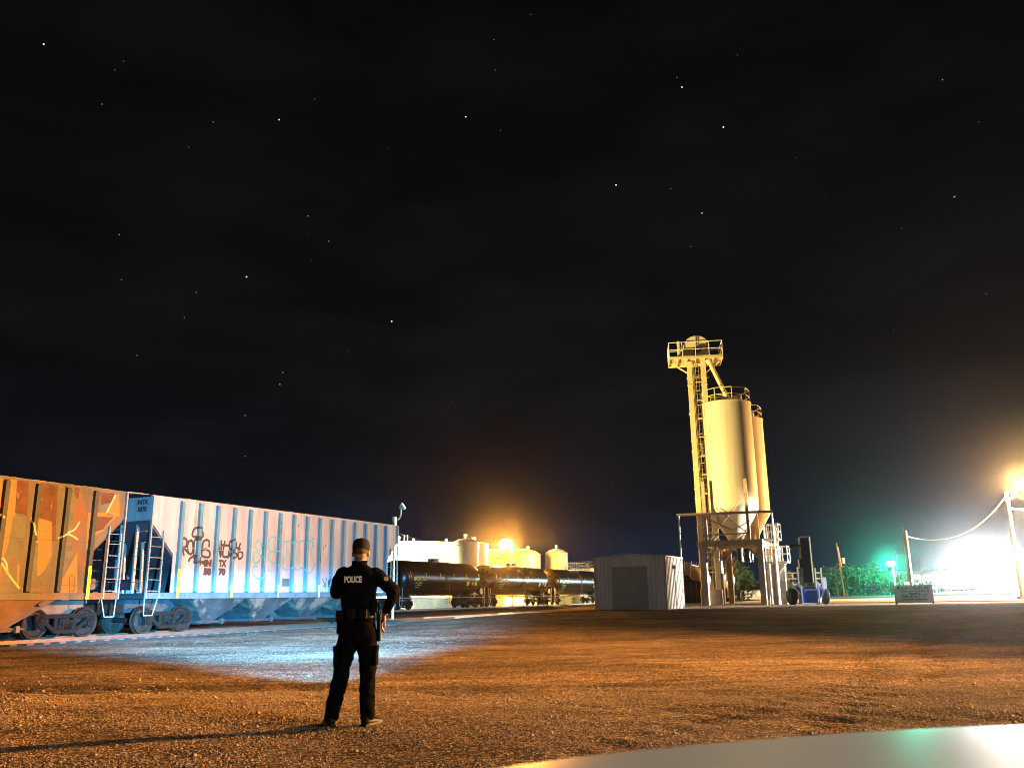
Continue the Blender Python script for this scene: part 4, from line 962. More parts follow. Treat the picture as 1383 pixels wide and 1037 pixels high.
for zz, x0, x1 in ((15.2 - ZS, .75, 1.9), (8.9 - ZS, -.35, .35), (11.6 - ZS, -.3, .5)):
    b = MB(); b.rng(x0, x1, .3, 1.2, zz, zz + .06)
    for xx in np.linspace(x0, x1, 3):
        for yy_ in (.3, 1.2): b.tube((xx, yy_, zz), (xx, yy_, zz + 1.1), .025, n=5)
    for yy_ in (.3, 1.2):
        for h in (.55, 1.1): b.tube((x0, yy_, zz + h), (x1, yy_, zz + h), .022, n=5)
    for h in (.55, 1.1): b.tube((x1, .3, zz + h), (x1, 1.2, zz + h), .022, n=5)
    b.build('rest_platform', M['elev'], r)
hd = MB(); hd.prism([(math.cos(a) * 1.02, 1.05 + math.sin(a) * .98) for a in np.linspace(0, math.pi, 22)] + [(-1.02, .25), (-.8, .15), (.8, .15), (1.02, .25)], -.42, .42, lambda p, t: Vector((p[0] + .08, t, H0 + p[1])))
hdo = hd.build('head', M['elev'], r, bevel=.02)
b = MB(); b.rng(.05, .10, -.46, -.425, H0 + .9, H0 + 2.03); b.rng(-.92, 1.08, -.45, -.425, H0 + 1.0, H0 + 1.06); b.build('cover_flange', M['steel'], hdo)
b = MB(); b.tube((.0, -.75, H0 + .85), (.0, -.43, H0 + .85), .2, n=14); b.box((.25, -.72, H0 + .8), (.3, .28, .3)); b.build('drive_motor', M['black'], r)
b = MB(); b.tube((-1.25, .3, H0 + .3), (-1.25, .3, H0 + 1.75), .13, n=12); b.ball((-1.25, .3, H0 + 1.75), .14, 10, 6); b.build('vent_pipe', M['elev'], r)
b = MB(); PX0, PX1, PY0, PY1 = -2.1, 1.95, -1.25, 1.25
b.rng(PX0, PX1, PY0, PY1, H0 + .12, H0 + .18)
for yy_ in (PY0, PY1): b.rng(PX0, PX1, yy_ - .03, yy_ + .03, H0 - .06, H0 + .117)
for xx in np.linspace(PX0, PX1, 7): b.rng(xx - .03, xx + .03, PY0 + .035, PY1 - .035, H0 - .05, H0 + .116)
b.beam((-1.9, 0, H0 - .05), (-.7, 0, H0 - .9), .08, .1); b.beam((1.8, 0, H0 - .05), (.7, 0, H0 - .9), .08, .1)
b.build('head_platform', M['elev'], r)
b = MB()
for yy_ in (PY0, PY1):
    for xx in np.linspace(PX0, PX1, 5): b.tube((xx, yy_, H0 + .1), (xx, yy_, H0 + 1.3), .028, n=6)
    for h in (.72, 1.3): b.tube((PX0, yy_, H0 + h), (PX1, yy_, H0 + h), .026, n=6)
for xx in (PX0, PX1):
    b.tube((xx, 0, H0 + .1), (xx, 0, H0 + 1.3), .028, n=6)
    for h in (.72, 1.3): b.tube((xx, PY0, H0 + h), (xx, PY1, H0 + h), .026, n=6)
b.build('platform_railing', M['white'], r)
b = MB(); b.tube((.95, -.05, H0 + .1), (2.25, -.1, 15.75 - ZS), .17, .17, 14); b.tube((.85, -.1, H0 + .15), (1.05, -.1, H0 - .25), .28, .24, 12); b.build('spout', M['elev'], r, smooth=1)
b = MB(); b.tube((1.05, .5, H0 + .1), (3.2, 4.6, 15.85 - ZS), .17, .17, 14); b.build('spout', M['elev'], r, smooth=1)
b = MB(); b.rng(-.8, .75, -.35, .35, 0, 1.1); b.build('boot', M['frame'], r, bevel=.02)
# stair tower on the right of the frame
r = thing('stair_tower', 'white access stair with two railed landings right of the silos', 'stair tower', (19.15, 64.8, ZS), -AZ)
b = MB()
for xx in (-.28, .45):
    for yy_ in (-.5, .6): b.tube((xx, yy_, 0), (xx, yy_, 5.6), .06, n=8)
b.build('post', M['white'], r)
for k_, (zz, x0, x1) in enumerate(((2.95, -.3, 1.25), (4.6, -.3, .75))):
    b = MB(); b.rng(x0, x1, -.6, .7, zz, zz + .12); b.beam((x1 - .1, -.55, zz), (.45, -.55, zz - .9), .08, .08); b.build('landing', M['white'], r)
    b = MB()
    for yy_ in (-.6, .7):
        for xx in np.linspace(x0, x1, 4): b.tube((xx, yy_, zz + .1), (xx, yy_, zz + 1.2), .032, n=6)
        for h in (.65, 1.2): b.tube((x0, yy_, zz + h), (x1, yy_, zz + h), .032, n=6)
    for h in (.65, 1.2): b.tube((x1, -.6, zz + h), (x1, .7, zz + h), .032, n=6)
    b.build('railing', M['white'], r)
b = MB(); b.rng(.0, .95, -.35, .45, 0, 2.9); b.build('column', M['concrete'], r, bevel=.03)
b = MB()
for xx in (-.62, -.2): b.tube((xx, -.75, 0), (xx, -.62, 4.2), .035, n=6)
for z in np.arange(.25, 4.1, .3): b.tube((-.62, -.75 + z * .03, z), (-.2, -.75 + z * .03, z), .02, n=5)
b.build('ladder', M['white'], r)

# ------------------------------------------------------------------ bulk trailers and low building behind the silo
def trailer(px, Y, rad, zc, L_, m, label, rot, dark):
    p = at(px, 800, Y); z0 = gz(p.x, Y)
    r = thing('tank_trailer', label, 'tank trailer', (p.x, Y, z0), rot, 'parked tank trailers')
    b = MB(); prof = [(max(.03, rad * math.sin(math.pi / 2 * i / 7)), -.35 * math.cos(math.pi / 2 * i / 7)) for i in range(8)]
    prof += [(rad, L_)] + [(max(.03, rad * math.cos(math.pi / 2 * i / 7)), L_ + .35 * math.sin(math.pi / 2 * i / 7)) for i in range(1, 8)]
    b.lathe(prof, 40, Matrix.Translation((0, 0, zc)) @ Matrix.Rotation(R(-90), 4, 'X')); b.build('tank', m, r, smooth=1)
    b = MB(); b.rng(-.5, .5, .1, L_, zc - rad - .25, zc - rad + .05); b.rng(-1.1, 1.1, -.3, -.15, .45, .65); b.rng(-.85, -.78, -.2, 1.2, .3, zc - rad * .6); b.rng(.78, .85, -.2, 1.2, .3, zc - rad * .6); b.build('chassis', dark, r)
    for yy_ in (.9, 2.1):
        for xx in (-.95, .95):
            b = MB(); b.lathe([(.2, -.14), (.46, -.14), (.5, -.08), (.5, .08), (.46, .14), (.2, .14)], 20, Matrix.Translation((xx, yy_, .5)) @ Matrix.Rotation(R(90), 4, 'Y')); b.build('wheel', M['rubber'], r, smooth=1)
    b = MB(); b.rng(-.3, .3, .3, L_ - .3, zc + rad, zc + rad + .06)
    for yy_ in np.linspace(.3, L_ - .3, 5): b.tube((-.3, yy_, zc + rad), (-.3, yy_, zc + rad + .35), .02, n=5); b.tube((.3, yy_, zc + rad), (.3, yy_, zc + rad + .35), .02, n=5)
    b.build('walkway', M['galv'], r)
    b = MB()
    for xx in (-.25, .25): b.tube((xx, -.42, .5), (xx, -.38, zc + rad), .022, n=5)
    for z in np.arange(.7, zc + rad, .3): b.tube((-.25, -.41, z), (.25, -.41, z), .015, n=5)
    b.build('ladder', M['galv'], r)
    return r
M['trailertan'] = mat('dusty_trailer_tank', (.34, .29, .22), .5, .2, .15, 2)
M['chrome'] = mat('polished_aluminium', (.75, .76, .78), .18, .9, .1, 2)
trailer(931, 74, 1.12, 2.10, 8, M['trailertan'], 'dusty tan tank trailer seen end-on between shed and elevator', -R(18), M['black'])
trailer(985, 90, 1.25, 2.15, 9, M['chrome'], 'shiny aluminium tank trailer seen behind the silo legs', R(50), M['steel'])
r = thing('dumpster', 'dark high-sided steel skip standing in front of the tan trailer', 'skip', (at(931, 800, 71).x, 71.3, gz(17, 71)), -R(14))
b = MB(); b.prism([(-.95, .1), (.95, .1), (1.15, 1.75), (.4, 1.95), (.1, 2.35), (-.45, 2.2), (-1.1, 1.8)], -.7, .7, lambda p, t: Vector((p[0], t, p[1]))); b.build('bin', mat('dark_rust_steel', (.05, .035, .028), .7, .1, .4, 3), r, bevel=.02)
b = MB()
for xx in (-.7, -.25, .25, .7): b.rng(xx - .05, xx + .05, -.76, -.703, .15, 1.7)
b.build('rib', M['steel'], r)
r = thing('house', 'low pale house with dark roof seen between the silo legs', 'house', (at(1019, 800, 130).x, 130, gz(40, 130)), -R(10))
b = MB(); b.rng(-1.7, 1.7, 0, 5, 0, 1.35); b.build('wall', mat('house_wall', (.35, .36, .36), .8, 0, .15, 2), r)
b = MB(); b.prism([(-.3, 1.352), (2.5, 2.4), (5.3, 1.352)], -2.1, 2.1, lambda p, t: Vector((t, p[0], p[1]))); b.build('roof', M['black'], r)
for xx in (-.9, .4): b = MB(); b.rng(xx, xx + .6, -.04, -.003, .5, 1.05); b.build('window', M['galv'], r)
b = MB(); b.rng(1.15, 1.5, -.03, -.003, .02, 1.1); b.build('door', M['white'], r)
# white pickup glimpsed in the lot behind the legs
# ------------------------------------------------------------------ blue mobile conveyor
r = thing('mobile_conveyor', 'blue and black mobile auger on wheels with upright mast, right of silos', 'mobile conveyor', (20.15, 60, gz(20, 60)), R(3))
M['blue'] = mat('blue_machine_paint', (.03, .09, .55), .35, 0, .1, 3, coat=.3)
M['blueframe'] = mat('pale_blue_frame', (.5, .58, .85), .45)
b = MB(); b.box((.25, .9, 3.0), (.62, .42, 3.1)); b.box((.25, .66, 4.58), (.66, .1, .12)); 
for z in (1.8, 2.6, 3.4, 4.1): b.rng(-.07, .57, .67, .692, z, z + .05)
b.build('mast', mat('mast_black', (.008, .007, .006), .7), r, bevel=.02)
b = MB(); b.rng(.565, .63, .6, 1.2, 1.45, 4.6); b.build('mast_edge', M['cream'], r)
b = MB(); b.tube((-.7, .9, 3.98), (-.05, .9, 3.98), .08, n=10); b.ball((-.62, .9, 3.93), (.2, .16, .16), 12, 8); b.box((-.15, .9, 2.75), (.18, .3, .6)); b.box((.71, .9, 2.8), (.16, .3, .6)); b.build('drive_motor', M['black'], r)
b = MB(); b.prism([(-.65, .12), (.42, .12), (.42, 1.02), (.3, 1.18), (-.5, 1.18), (-.65, 1.02)], -.35, .45, lambda p, t: Vector((p[0], t, p[1]))); b.build('hopper', M['blue'], r, bevel=.04)
b = MB(); b.box((-.05, -.358, .98), (.85, .012, .13)); b.beam((-.5, -.358, .88), (-.15, -.358, 1.0), .012, .10); b.build('decal', M['blueframe'], r)
b = MB()
for p, q in (((-1.15, 0, 1.6), (-.65, -.2, 1.25)), ((-1.15, 0, 1.3), (-.65, -.2, .65)), ((-.7, -.38, .1), (-.7, -.38, 1.3)), ((.5, -.38, .0), (.5, -.38, 1.35)), ((-.7, -.38, .1), (.6, -.38, .02)), ((.6, 0, 1.5), (1.0, 0, .8)), ((.5, -.3, .15), (1.05, 0, .9)), ((1.0, 0, .75), (1.0, 0, 1.5))):
    b.beam(p, q, .07, .09)
b.build('frame', M['blueframe'], r)
for x0, x1, m_, z1 in ((-1.42, -.62, M['galv'], 2.45), (.60, 1.02, M['cream'], 2.45)):
    b = MB()
    for xx in (x0, x1): b.beam((xx, .2, .6), (xx, .2, z1), .08, .06)
    for z in np.arange(1.35, z1, .38): b.beam((x0, .2, z), (x1, .2, z), .05, .09)
    b.build('ladder_frame', m_, r)
b = MB(); b.box((-.72, .5, 1.5), (.35, .3, 1.2)); b.box((-1.0, .5, 1.7), (.3, .2, .15)); b.box((.85, .6, 1.3), (.3, .3, .4)); b.tube((-.62, .4, 1.9), (-.62, .4, 2.5), .1, n=8); b.build('engine', M['black'], r)
b = MB(); b.rng(1.0, 1.25, .0, .05, .75, 1.8); b.build('side_panel', M['blueframe'], r)
for xx, w_ in ((-1.15, .42), (1.18, .26)):
    b = MB(); b.lathe([(.2, -w_ / 2), (.50, -w_ / 2), (.56, -w_ / 3), (.56, w_ / 3), (.50, w_ / 2), (.2, w_ / 2)], 24, Matrix.Translation((xx, .3, .56)) @ Matrix.Rotation(R(90), 4, 'Y')); wo = b.build('wheel', M['rubber'], r, smooth=1)
    b = MB(); b.lathe([(.03, -w_ / 2 + .02), (.2, -w_ / 2 + .03), (.2, w_ / 2 - .03), (.03, w_ / 2 - .02)], 16, Matrix.Translation((xx, .3, .56)) @ Matrix.Rotation(R(90), 4, 'Y')); b.build('rim', M['galv'], wo)

# ------------------------------------------------------------------ sign board
r = thing('sign_board', 'weathered company sign board on two short posts at the lot edge', 'sign', (25.0, 55, gz(25, 55)), R(-3))
M['signface'] = mat('sign_face', (.66, .58, .55), .6, 0, .15, 2, 0, 5, (.36, .28, .28), .2)
b = MB(); b.rng(-1.16, 1.16, -.02, .02, .12, 1.14); b.build('panel', M['signface'], r)
for xx in (-1.12, 1.12): b = MB(); b.rng(xx - .05, xx + .05, .025, .12, -.1, 1.16); b.build('post', M['darkwood'], r)
b = MB(); b.rng(-1.18, 1.18, -.024, .024, 1.142, 1.17); b.rng(-1.18, 1.18, -.024, .024, .085, .118); b.build('edge_trim', M['darkwood'], r)
M['signred'] = mat('sign_maroon_lettering', (.10, .02, .02), .6); M['signblk'] = mat('sign_dark_lettering', (.02, .018, .022), .6); M['signblue'] = mat('sign_blue_lettering', (.06, .05, .18), .6)
for s_, z, h, wd, m_ in (('MULLER-PHILLIPS, INC.', .985, .17, 2.06, M['signred']), ('Transporting Brokerage &', .80, .13, 1.85, M['signred']), ('Agronomy', .665, .11, .75, M['signblk']), ('800-372-6619', .49, .20, 1.65, M['signblk']), ('www.mullerphillips.com', .30, .11, 1.6, M['signblue'])):
    o = text('lettering', s_, h / .72, m_, r, (0, -.026, z), ROT_SIDE, 1, .008); xs_ = [v.co.x for v in o.data.vertices]; o.scale = (wd / (max(xs_) - min(xs_)), 1, 1)

# ------------------------------------------------------------------ bright lot far right
M['glare_wall'] = mat('glare_facade', (.8, .8, .78), .6, 0, .05, .3)  # white walls added so the lamps blow them out into a glare
r = thing('warehouse', 'long white building added to make the floodlit glare at the right', 'building', (112, 205, gz(112, 205)), R(-6))
b = MB(); b.rng(-19, 26, 0, 22, 0, 3.4); b.build('wall', M['glare_wall'], r)
b = MB(); b.prism([(-.4, 3.403), (11, 4.6), (22.4, 3.403)], -19.4, 26.4, lambda p, t: Vector((t, p[0], p[1]))); b.build('roof', M['glare_wall'], r)
for i in range(7): b = MB(); b.rng(-16 + i * 6, -13 + i * 6, -.08, -.003, 0, 2.8); b.build('bay_door', M['white'], r)
lamp_glass = glow_mat((.92, .98, 1), 230)
for i, (px, py, Y, e) in enumerate(((1246, 780, 185, 4000), (1262, 775, 190, 9000), (1280, 764, 188, 26000), (1296, 757, 186, 45000), (1312, 750, 184, 60000), (1330, 755, 186, 60000), (1348, 760, 190, 45000), (1368, 756, 186, 60000), (1388, 752, 184, 60000))):
    p = at(px, py, Y); z0 = gz(p.x, Y)
    r = thing('floodlight_mast', 'floodlight mast number glare' if False else ['small lamp just right of the short pole', 'low lamp at the left end of the glare', 'lamp on the left slope of the glare', 'lamp left of the glare\'s highest one', 'highest lamp in the white glare', 'lamp right of the glare\'s highest one', 'lamp in the dip of the glare left of the white pole', 'lamp in the glare left beside the white pole base', 'lamp in the glare cut by the right edge'][i], 'floodlight', (p.x, Y, z0), 0, 'floodlights in the bright lot')
    h = p.z - z0
    b = MB(); b.tube((0, 0, 0), (0, 0, h), .12, .08, 8); b.build('pole', M['galv'], r)
    b = MB(); rr = .3 + .35 * min(1, e / 60000); b.ball((0, -.2, h), (rr * 1.4, rr * .6, rr), 12, 8); b.build('lamp_head', lamp_glass, r, smooth=1)
    point('lot_lamp_glow', (p.x, Y - .9, p.z), e * .5, (.88, .96, 1.0), .4)

# ------------------------------------------------------------------ trees
M['leafg'] = mat('leaf_green', (.035, .07, .022), .7, 0, .5, 1.5)
M['bark'] = mat('bark', (.12, .09, .065), .9, 0, .3, 5, .5, 15)
def tree(px, Y, h, wd, label, n_=2600, seed=0, base=.12, leaf=.16):
    rr = np.random.default_rng(seed); p = at(px, 800, Y); z0 = gz(p.x, Y)
    r = thing('tree', label, 'tree', (p.x, Y, z0), 0, 'trees beyond the lot')
    b = MB(); nodes = []
    b.tube((0, 0, -.1), (rr.uniform(-.2, .2), 0, h * .35), .22 * h / 6, .15 * h / 6, 8)
    for i in range(9):
        a = i * 2.4 + rr.uniform(-.4, .4); l = wd * .5 * rr.uniform(.45, .9); zz = h * rr.uniform(.15, .35)
        e = Vector((math.cos(a) * l, math.sin(a) * l, h * rr.uniform(.4, .82))); b.tube((0, 0, zz), e * .55 + Vector((0, 0, zz * .3)), .09 * h / 6, .05 * h / 6, 6); b.tube(e * .55 + Vector((0, 0, zz * .3)), e, .05 * h / 6, .02, 5)
        nodes.append(e)
        for k in range(3):
            q = e + Vector((rr.normal(0, wd * .12), rr.normal(0, wd * .12), rr.normal(0, h * .09))); b.tube(e * .8 + Vector((0, 0, .1)), q, .025, .012, 4); nodes.append(q)
    for i in range(8): nodes.append(Vector((rr.uniform(-.5, .5) * wd, rr.uniform(-.4, .4) * wd, h * rr.uniform(base, .5))))
    b.build('trunk', M['bark'], r)
    nn = np.array([(v.x, v.y, v.z) for v in nodes]); c = nn[rr.integers(0, len(nn), n_)]
    rad = rr.uniform(.35, 1, len(nn))
    c = c + rr.normal(0, 1, (n_, 3)) * np.array([wd * .085, wd * .085, h * .075]); c[:, 2] = np.clip(c[:, 2], h * .04, h)
    s = leaf * rr.uniform(.6, 1.5, n_)[:, None]
    u = rr.normal(0, 1, (n_, 3)); u /= np.linalg.norm(u, axis=1)[:, None]; v = np.cross(u, rr.normal(0, 1, (n_, 3))); v /= np.linalg.norm(v, axis=1)[:, None]
    co = np.stack([c - u * s, c + v * s * .55, c + u * s, c - v * s * .55], 1).reshape(-1, 3)
    np_mesh('crown', co, np.arange(n_ * 4).reshape(-1, 4), M['leafg'], r, False)
    return r
TL = [(985, 118, 6.0, 5.0, 'dark leafy tree seen through the silo drive-through', 3200), (1003, 122, 4.2, 3.6, 'lower dark bush-like tree at the right of the drive-through', 1600),
 (1056, 112, 4.3, 3.4, 'dark tree between the stair tower and the blue conveyor', 1800), (1078, 140, 4.2, 5.0, 'dark tree directly behind the blue conveyor', 1800),
 (1106, 172, 5.0, 7.5, 'dark rounded tree at the left end of the tree row', 2600), (1124, 180, 4.0, 7, 'low dark green tree below the distant crossarm pole', 2400),
 (1143, 178, 6.3, 8, 'loose dark-topped tree right of the leaning pole', 3000), (1162, 180, 7.0, 8, 'tallest tree of the row, green below and dim on top', 3400),
 (1182, 178, 6.2, 7, 'teal lit tree left of the green street lamp', 3400), (1207, 176, 5.2, 7, 'teal lit tree behind the green street lamp', 3000), (1228, 182, 3.6, 7, 'low teal hedge-like tree left of the sign top', 2200), (1246, 186, 2.6, 7, 'low greenish shrub at the glare\'s left end', 1500)]
for i, (px, Y, h, wd, lab, n_) in enumerate(TL): tree(px, Y, h, wd, lab, n_, 40 + i, .06, .17 if Y > 130 else .13)

# ------------------------------------------------------------------ officer
def organic(name, shapes, voxel, m, parent, smooth_it=2, disp=None):
    me = bpy.data.meshes.new(name); me.from_pydata(shapes.v, [], shapes.f); o = bpy.data.objects.new('tmp', me); COL.objects.link(o)
    rm = o.modifiers.new('r', 'REMESH'); rm.mode = 'VOXEL'; rm.voxel_size = voxel
    sm = o.modifiers.new('s', 'SMOOTH'); sm.iterations = smooth_it; sm.factor = .5
    dg = bpy.context.evaluated_depsgraph_get(); m2 = bpy.data.meshes.new_from_object(o.evaluated_get(dg)); bpy.data.objects.remove(o)
    if disp is not None:
        n_ = len(m2.vertices); co = np.empty(n_ * 3, np.float32); no = np.empty(n_ * 3, np.float32)
        m2.vertices.foreach_get('co', co); m2.vertices.foreach_get('normal', no) if False else None
        co = co.reshape(-1, 3); no = np.array([v.normal[:] for v in m2.vertices], np.float32)
        co = co + no * disp(co)[:, None]; m2.vertices.foreach_set('co', co.astype(np.float32).ravel())
    m2.materials.clear(); m2.materials.append(m); m2.shade_smooth(); m2.update()
    r_ = bpy.data.objects.new(name, m2); COL.objects.link(r_); r_.parent = parent; return r_
def capsule(b, pts, n_=16):
    """pts: list of (x,y,z,r)"""
    for p, q in zip(pts[:-1], pts[1:]): b.tube(p[:3], q[:3], p[3], q[3], n_)
    for p in pts: b.ball(p[:3], p[3], n_, 10)
def loft(b, secs, n_=28):
    """secs: (z, cx, cy, rx, ry, e)"""
    vs = []; fs = []
    for (z, cx, cy, rx, ry) in secs:
        for i in range(n_):
            a = 2 * math.pi * i / n_; ca_, sa_ = math.cos(a), math.sin(a); e = .82
            vs.append((cx + rx * math.copysign(abs(ca_) ** e, ca_), cy + ry * math.copysign(abs(sa_) ** e, sa_), z))
    m_ = len(secs)
    for j in range(m_ - 1):
        for i in range(n_): fs.append((j * n_ + i, j * n_ + (i + 1) % n_, (j + 1) * n_ + (i + 1) % n_, (j + 1) * n_ + i))
    fs += [tuple(range(n_))[::-1], tuple(range((m_ - 1) * n_, m_ * n_))]
    b.add(vs, fs)
OX_, OY_ = -1.655, 9.28
off = thing('person', 'police officer in black uniform and cap seen from behind, hand on hip', 'person', (OX_, OY_, gz(OX_, OY_) + .0))
M['skin'] = mat('skin', (.45, .25, .17), .5, 0, .06, 20)
M['uniform'] = mat('navy_black_uniform', (.0035, .004, .007), .9, 0, .2, 25, .25, 160, spec=.04)
M['trouser'] = mat('black_trousers', (.0035, .0035, .0045), .95, 0, .2, 25, .25, 140, spec=.04)
M['leather'] = mat('black_duty_leather', (.005, .005, .005), .5, 0, .1, 20, spec=.2)
M['capcloth'] = mat('black_cap_cloth', (.008, .008, .009), .85, spec=.2)
M['hair'] = mat('short_brown_hair', (.05, .03, .02), .8)
SHL_, SHR_ = (-.185, .0, 1.545), (.205, .0, 1.53)
ELL, WRL = (-.255, .10, 1.335), (-.075, .27, 1.335)
ELR, WRR = (.372, -.04, 1.345), (.288, .04, 1.125)
def folds(amp, f=1.0):
    def fn(co):
        x, y, z = co[:, 0], co[:, 1], co[:, 2]
        a = np.sin(z * 38 * f + 3 * np.sin(x * 14) + 2 * np.sin(y * 17)) * np.sin(x * 23 + z * 9 + 2 * np.sin(y * 13))
        c_ = np.sin(z * 71 * f + x * 33 + 2 * np.sin(z * 19 + y * 11))
        return amp * (.7 * a + .35 * c_)
    return fn
b = MB()
# head, neck, torso, arms, legs: one skin
b.ball((.012, .01, 1.765), (.078, .098, .112), 24, 16); b.ball((.014, .045, 1.70), (.058, .06, .055), 18, 12); b.ball((.012, -.045, 1.745), (.068, .055, .075), 18, 12)
capsule(b, [(.005, .0, 1.70, .058), (.0, -.01, 1.60, .062), (0, -.01, 1.54, .075)])
b.ball((.012, .112, 1.735), (.016, .022, .022), 10, 8)
for s_ in (-1, 1):
    b.ball((.012 + s_ * .084, -.005, 1.742), (.013, .022, .034), 12, 8); b.ball((.012 + s_ * .030, .092, 1.765), (.014, .010, .010), 8, 6)
b.box((.012, .098, 1.692), (.045, .012, .010))
loft(b, [(.92, .0, 0, .13, .09), (1.1, .0, 0, .13, .09), (1.3, .0, 0, .15, .10), (1.5, .0, 0, .155, .09), (1.57, 0, 0, .10, .07)])
capsule(b, [(*SHL_, .045), (*ELL, .04), (*WRL, .028)]); capsule(b, [(*SHR_, .045), (*ELR, .04), (*WRR, .028)])
capsule(b, [(-.09, 0, .92, .07), (-.155, .03, .52, .055), (-.245, 0, .12, .04)]); capsule(b, [(.09, 0, .92, .07), (.115, .03, .52, .055), (.125, 0, .12, .04)])
capsule(b, [(-.245, -.03, .06, .035), (-.30, .10, .045, .03)]); capsule(b, [(.125, -.03, .06, .035), (.185, .10, .045, .03)])
# right hand resting on the holster, fingers forward/down
def hand(b, wr, dirv, side, curl=.35, sp=.021):
    d_ = Vector(dirv).normalized(); sd = Vector(side).normalized(); nrm = d_.cross(sd).normalized(); W = Vector(wr)
    for k in range(4):
        o_ = (k - 1.5) * sp; root = W + d_ * .035 + sd * o_ * .7; kn = W + d_ * .098 + sd * o_
        capsule(b, [(*root, .014), (*kn, .012)], 8)
        l = (.036, .042, .040, .031)[k]; p1 = kn + d_ * l * math.cos(curl) + nrm * l * math.sin(curl); p2 = p1 + d_ * l * .75 * math.cos(curl * 2) + nrm * l * .75 * math.sin(curl * 2); p3 = p2 + d_ * l * .5 * math.cos(curl * 2.7) + nrm * l * .5 * math.sin(curl * 2.7)
        capsule(b, [(*kn, .0115), (*p1, .0100), (*p2, .0092), (*p3, .0080)], 8)
    t0 = W + d_ * .02 - sd * .025; t1 = W + d_ * .055 - sd * .058 + nrm * .015; t2 = W + d_ * .088 - sd * .070 + nrm * .03; t3 = W + d_ * .112 - sd * .070 + nrm * .04
    capsule(b, [(*t0, .016), (*t1, .013), (*t2, .0115), (*t3, .0095)], 8)
hand(b, (.280, .045, 1.105), (-.40, .12, -.90), (-.15, .95, .1), .45)
hand(b, (-.055, .29, 1.335), (.75, .75, .0), (0, 0, 1), 1.0)
body = organic('body', b, .0065, M['skin'], off, 1)
b = MB(); b.ball((.012, -.015, 1.772), (.082, .098, .085), 20, 12); o = organic('hair', b, .008, M['hair'], off, 1)
# shirt
b = MB()
loft(b, [(1.10, .0, .0, .168, .118), (1.16, .0, .0, .170, .120), (1.24, .0, .0, .172, .122), (1.34, -.002, .0, .185, .128), (1.44, -.002, -.005, .200, .132), (1.50, .0, -.008, .205, .125), (1.55, .003, -.01, .185, .105), (1.595, .004, -.01, .125, .088), (1.625, .005, -.008, .085, .078)])
capsule(b, [(-.165, .0, 1.53, .082), (-.215, .03, 1.45, .080), (-.262, .10, 1.345, .066), (-.19, .19, 1.33, .058), (-.11, .25, 1.335, .048)])
capsule(b, [(.175, .0, 1.52, .082), (.275, -.02, 1.44, .076), (.368, -.04, 1.355, .066), (.350, -.015, 1.27, .060), (.302, .03, 1.165, .050)])
b.lathe([(.080, 1.60), (.083, 1.655), (.076, 1.672), (.060, 1.66), (.055, 1.60)], 24, Matrix.Translation((.004, -.008, 0)))
organic('shirt', b, .009, M['uniform'], off, 2, folds(.0065))
# vest / belt gear
b = MB(); loft(b, [(1.20, .0, -.002, .178, .134), (1.30, 0, -.002, .185, .140), (1.42, 0, -.006, .175, .146), (1.50, 0, -.008, .145, .138)]); organic('vest', b, .009, M['uniform'], off, 2, folds(.0015, .6))
b = MB(); loft(b, [(1.085, .0, 0, .182, .130), (1.15, .0, 0, .182, .130)]); b.build('duty_belt', M['leather'], off, smooth=1)
b = MB(); b.box((-.195, -.02, 1.10), (.06, .10, .12)); b.box((-.160, -.10, 1.10), (.09, .05, .11)); b.build('belt_pouch', M['leather'], off, bevel=.012)
b = MB(); b.box((-.190, .01, .985), (.055, .085, .13)); b.build('belt_pouch', M['leather'], off, bevel=.012)
for x_ in (-.05, .08): b = MB(); b.box((x_, -.145, 1.12), (.08, .04, .10)); b.build('belt_pouch', M['leather'], off, bevel=.01)
b = MB(); b.prism([(-.03, 1.12), (.04, 1.14), (.05, .98), (.03, .84), (-.02, .84), (-.035, .98)], .205, .245, lambda p, t: Vector((t, p[0], p[1]))); hol = b.build('holster', M['leather'], off, bevel=.01)
b = MB(); b.box((.225, -.045, 1.17), (.028, .05, .11), Matrix.Rotation(R(-12), 4, 'X')); b.box((.225, .01, 1.145), (.026, .12, .03)); b.build('pistol_grip', M['leather'], hol, bevel=.006)
b = MB(); b.box((.19, -.095, 1.20), (.055, .035, .13)); b.tube((.20, -.095, 1.26), (.20, -.095, 1.37), .006, n=6); b.build('radio', M['leather'], off, bevel=.006)
# trousers
b = MB()
loft(b, [(.83, .002, .0, .150, .105), (.90, .002, -.005, .190, .125), (.98, .002, -.008, .192, .128), (1.06, .0, 0, .178, .122), (1.12, .0, 0, .172, .118)])
capsule(b, [(-.088, .0, .92, .108), (-.115, .01, .78, .104), (-.150, .02, .60, .088), (-.165, .02, .50, .085), (-.200, .0, .32, .080), (-.232, -.005, .16, .078), (-.240, -.005, .11, .074)], 20)
capsule(b, [(.095, .0, .92, .108), (.105, .01, .78, .104), (.113, .02, .60, .086), (.115, .02, .50, .083), (.120, .0, .32, .079), (.122, -.005, .15, .076), (.122, -.005, .11, .072)], 20)
organic('trousers', b, .009, M['trouser'], off, 2, folds(.009, .7))
for x, y, z in ((-.225, .0, .70), (.208, .0, .70)):
    b = MB(); x_ = x - (.014 if x > 0 else -.014); b.box((x_, y, z), (.045, .15, .19)); b.box((x_ + (.004 if x > 0 else -.004), y, z + .075), (.048, .155, .06)); b.build('cargo_pocket', M['trouser'], off, bevel=.014)
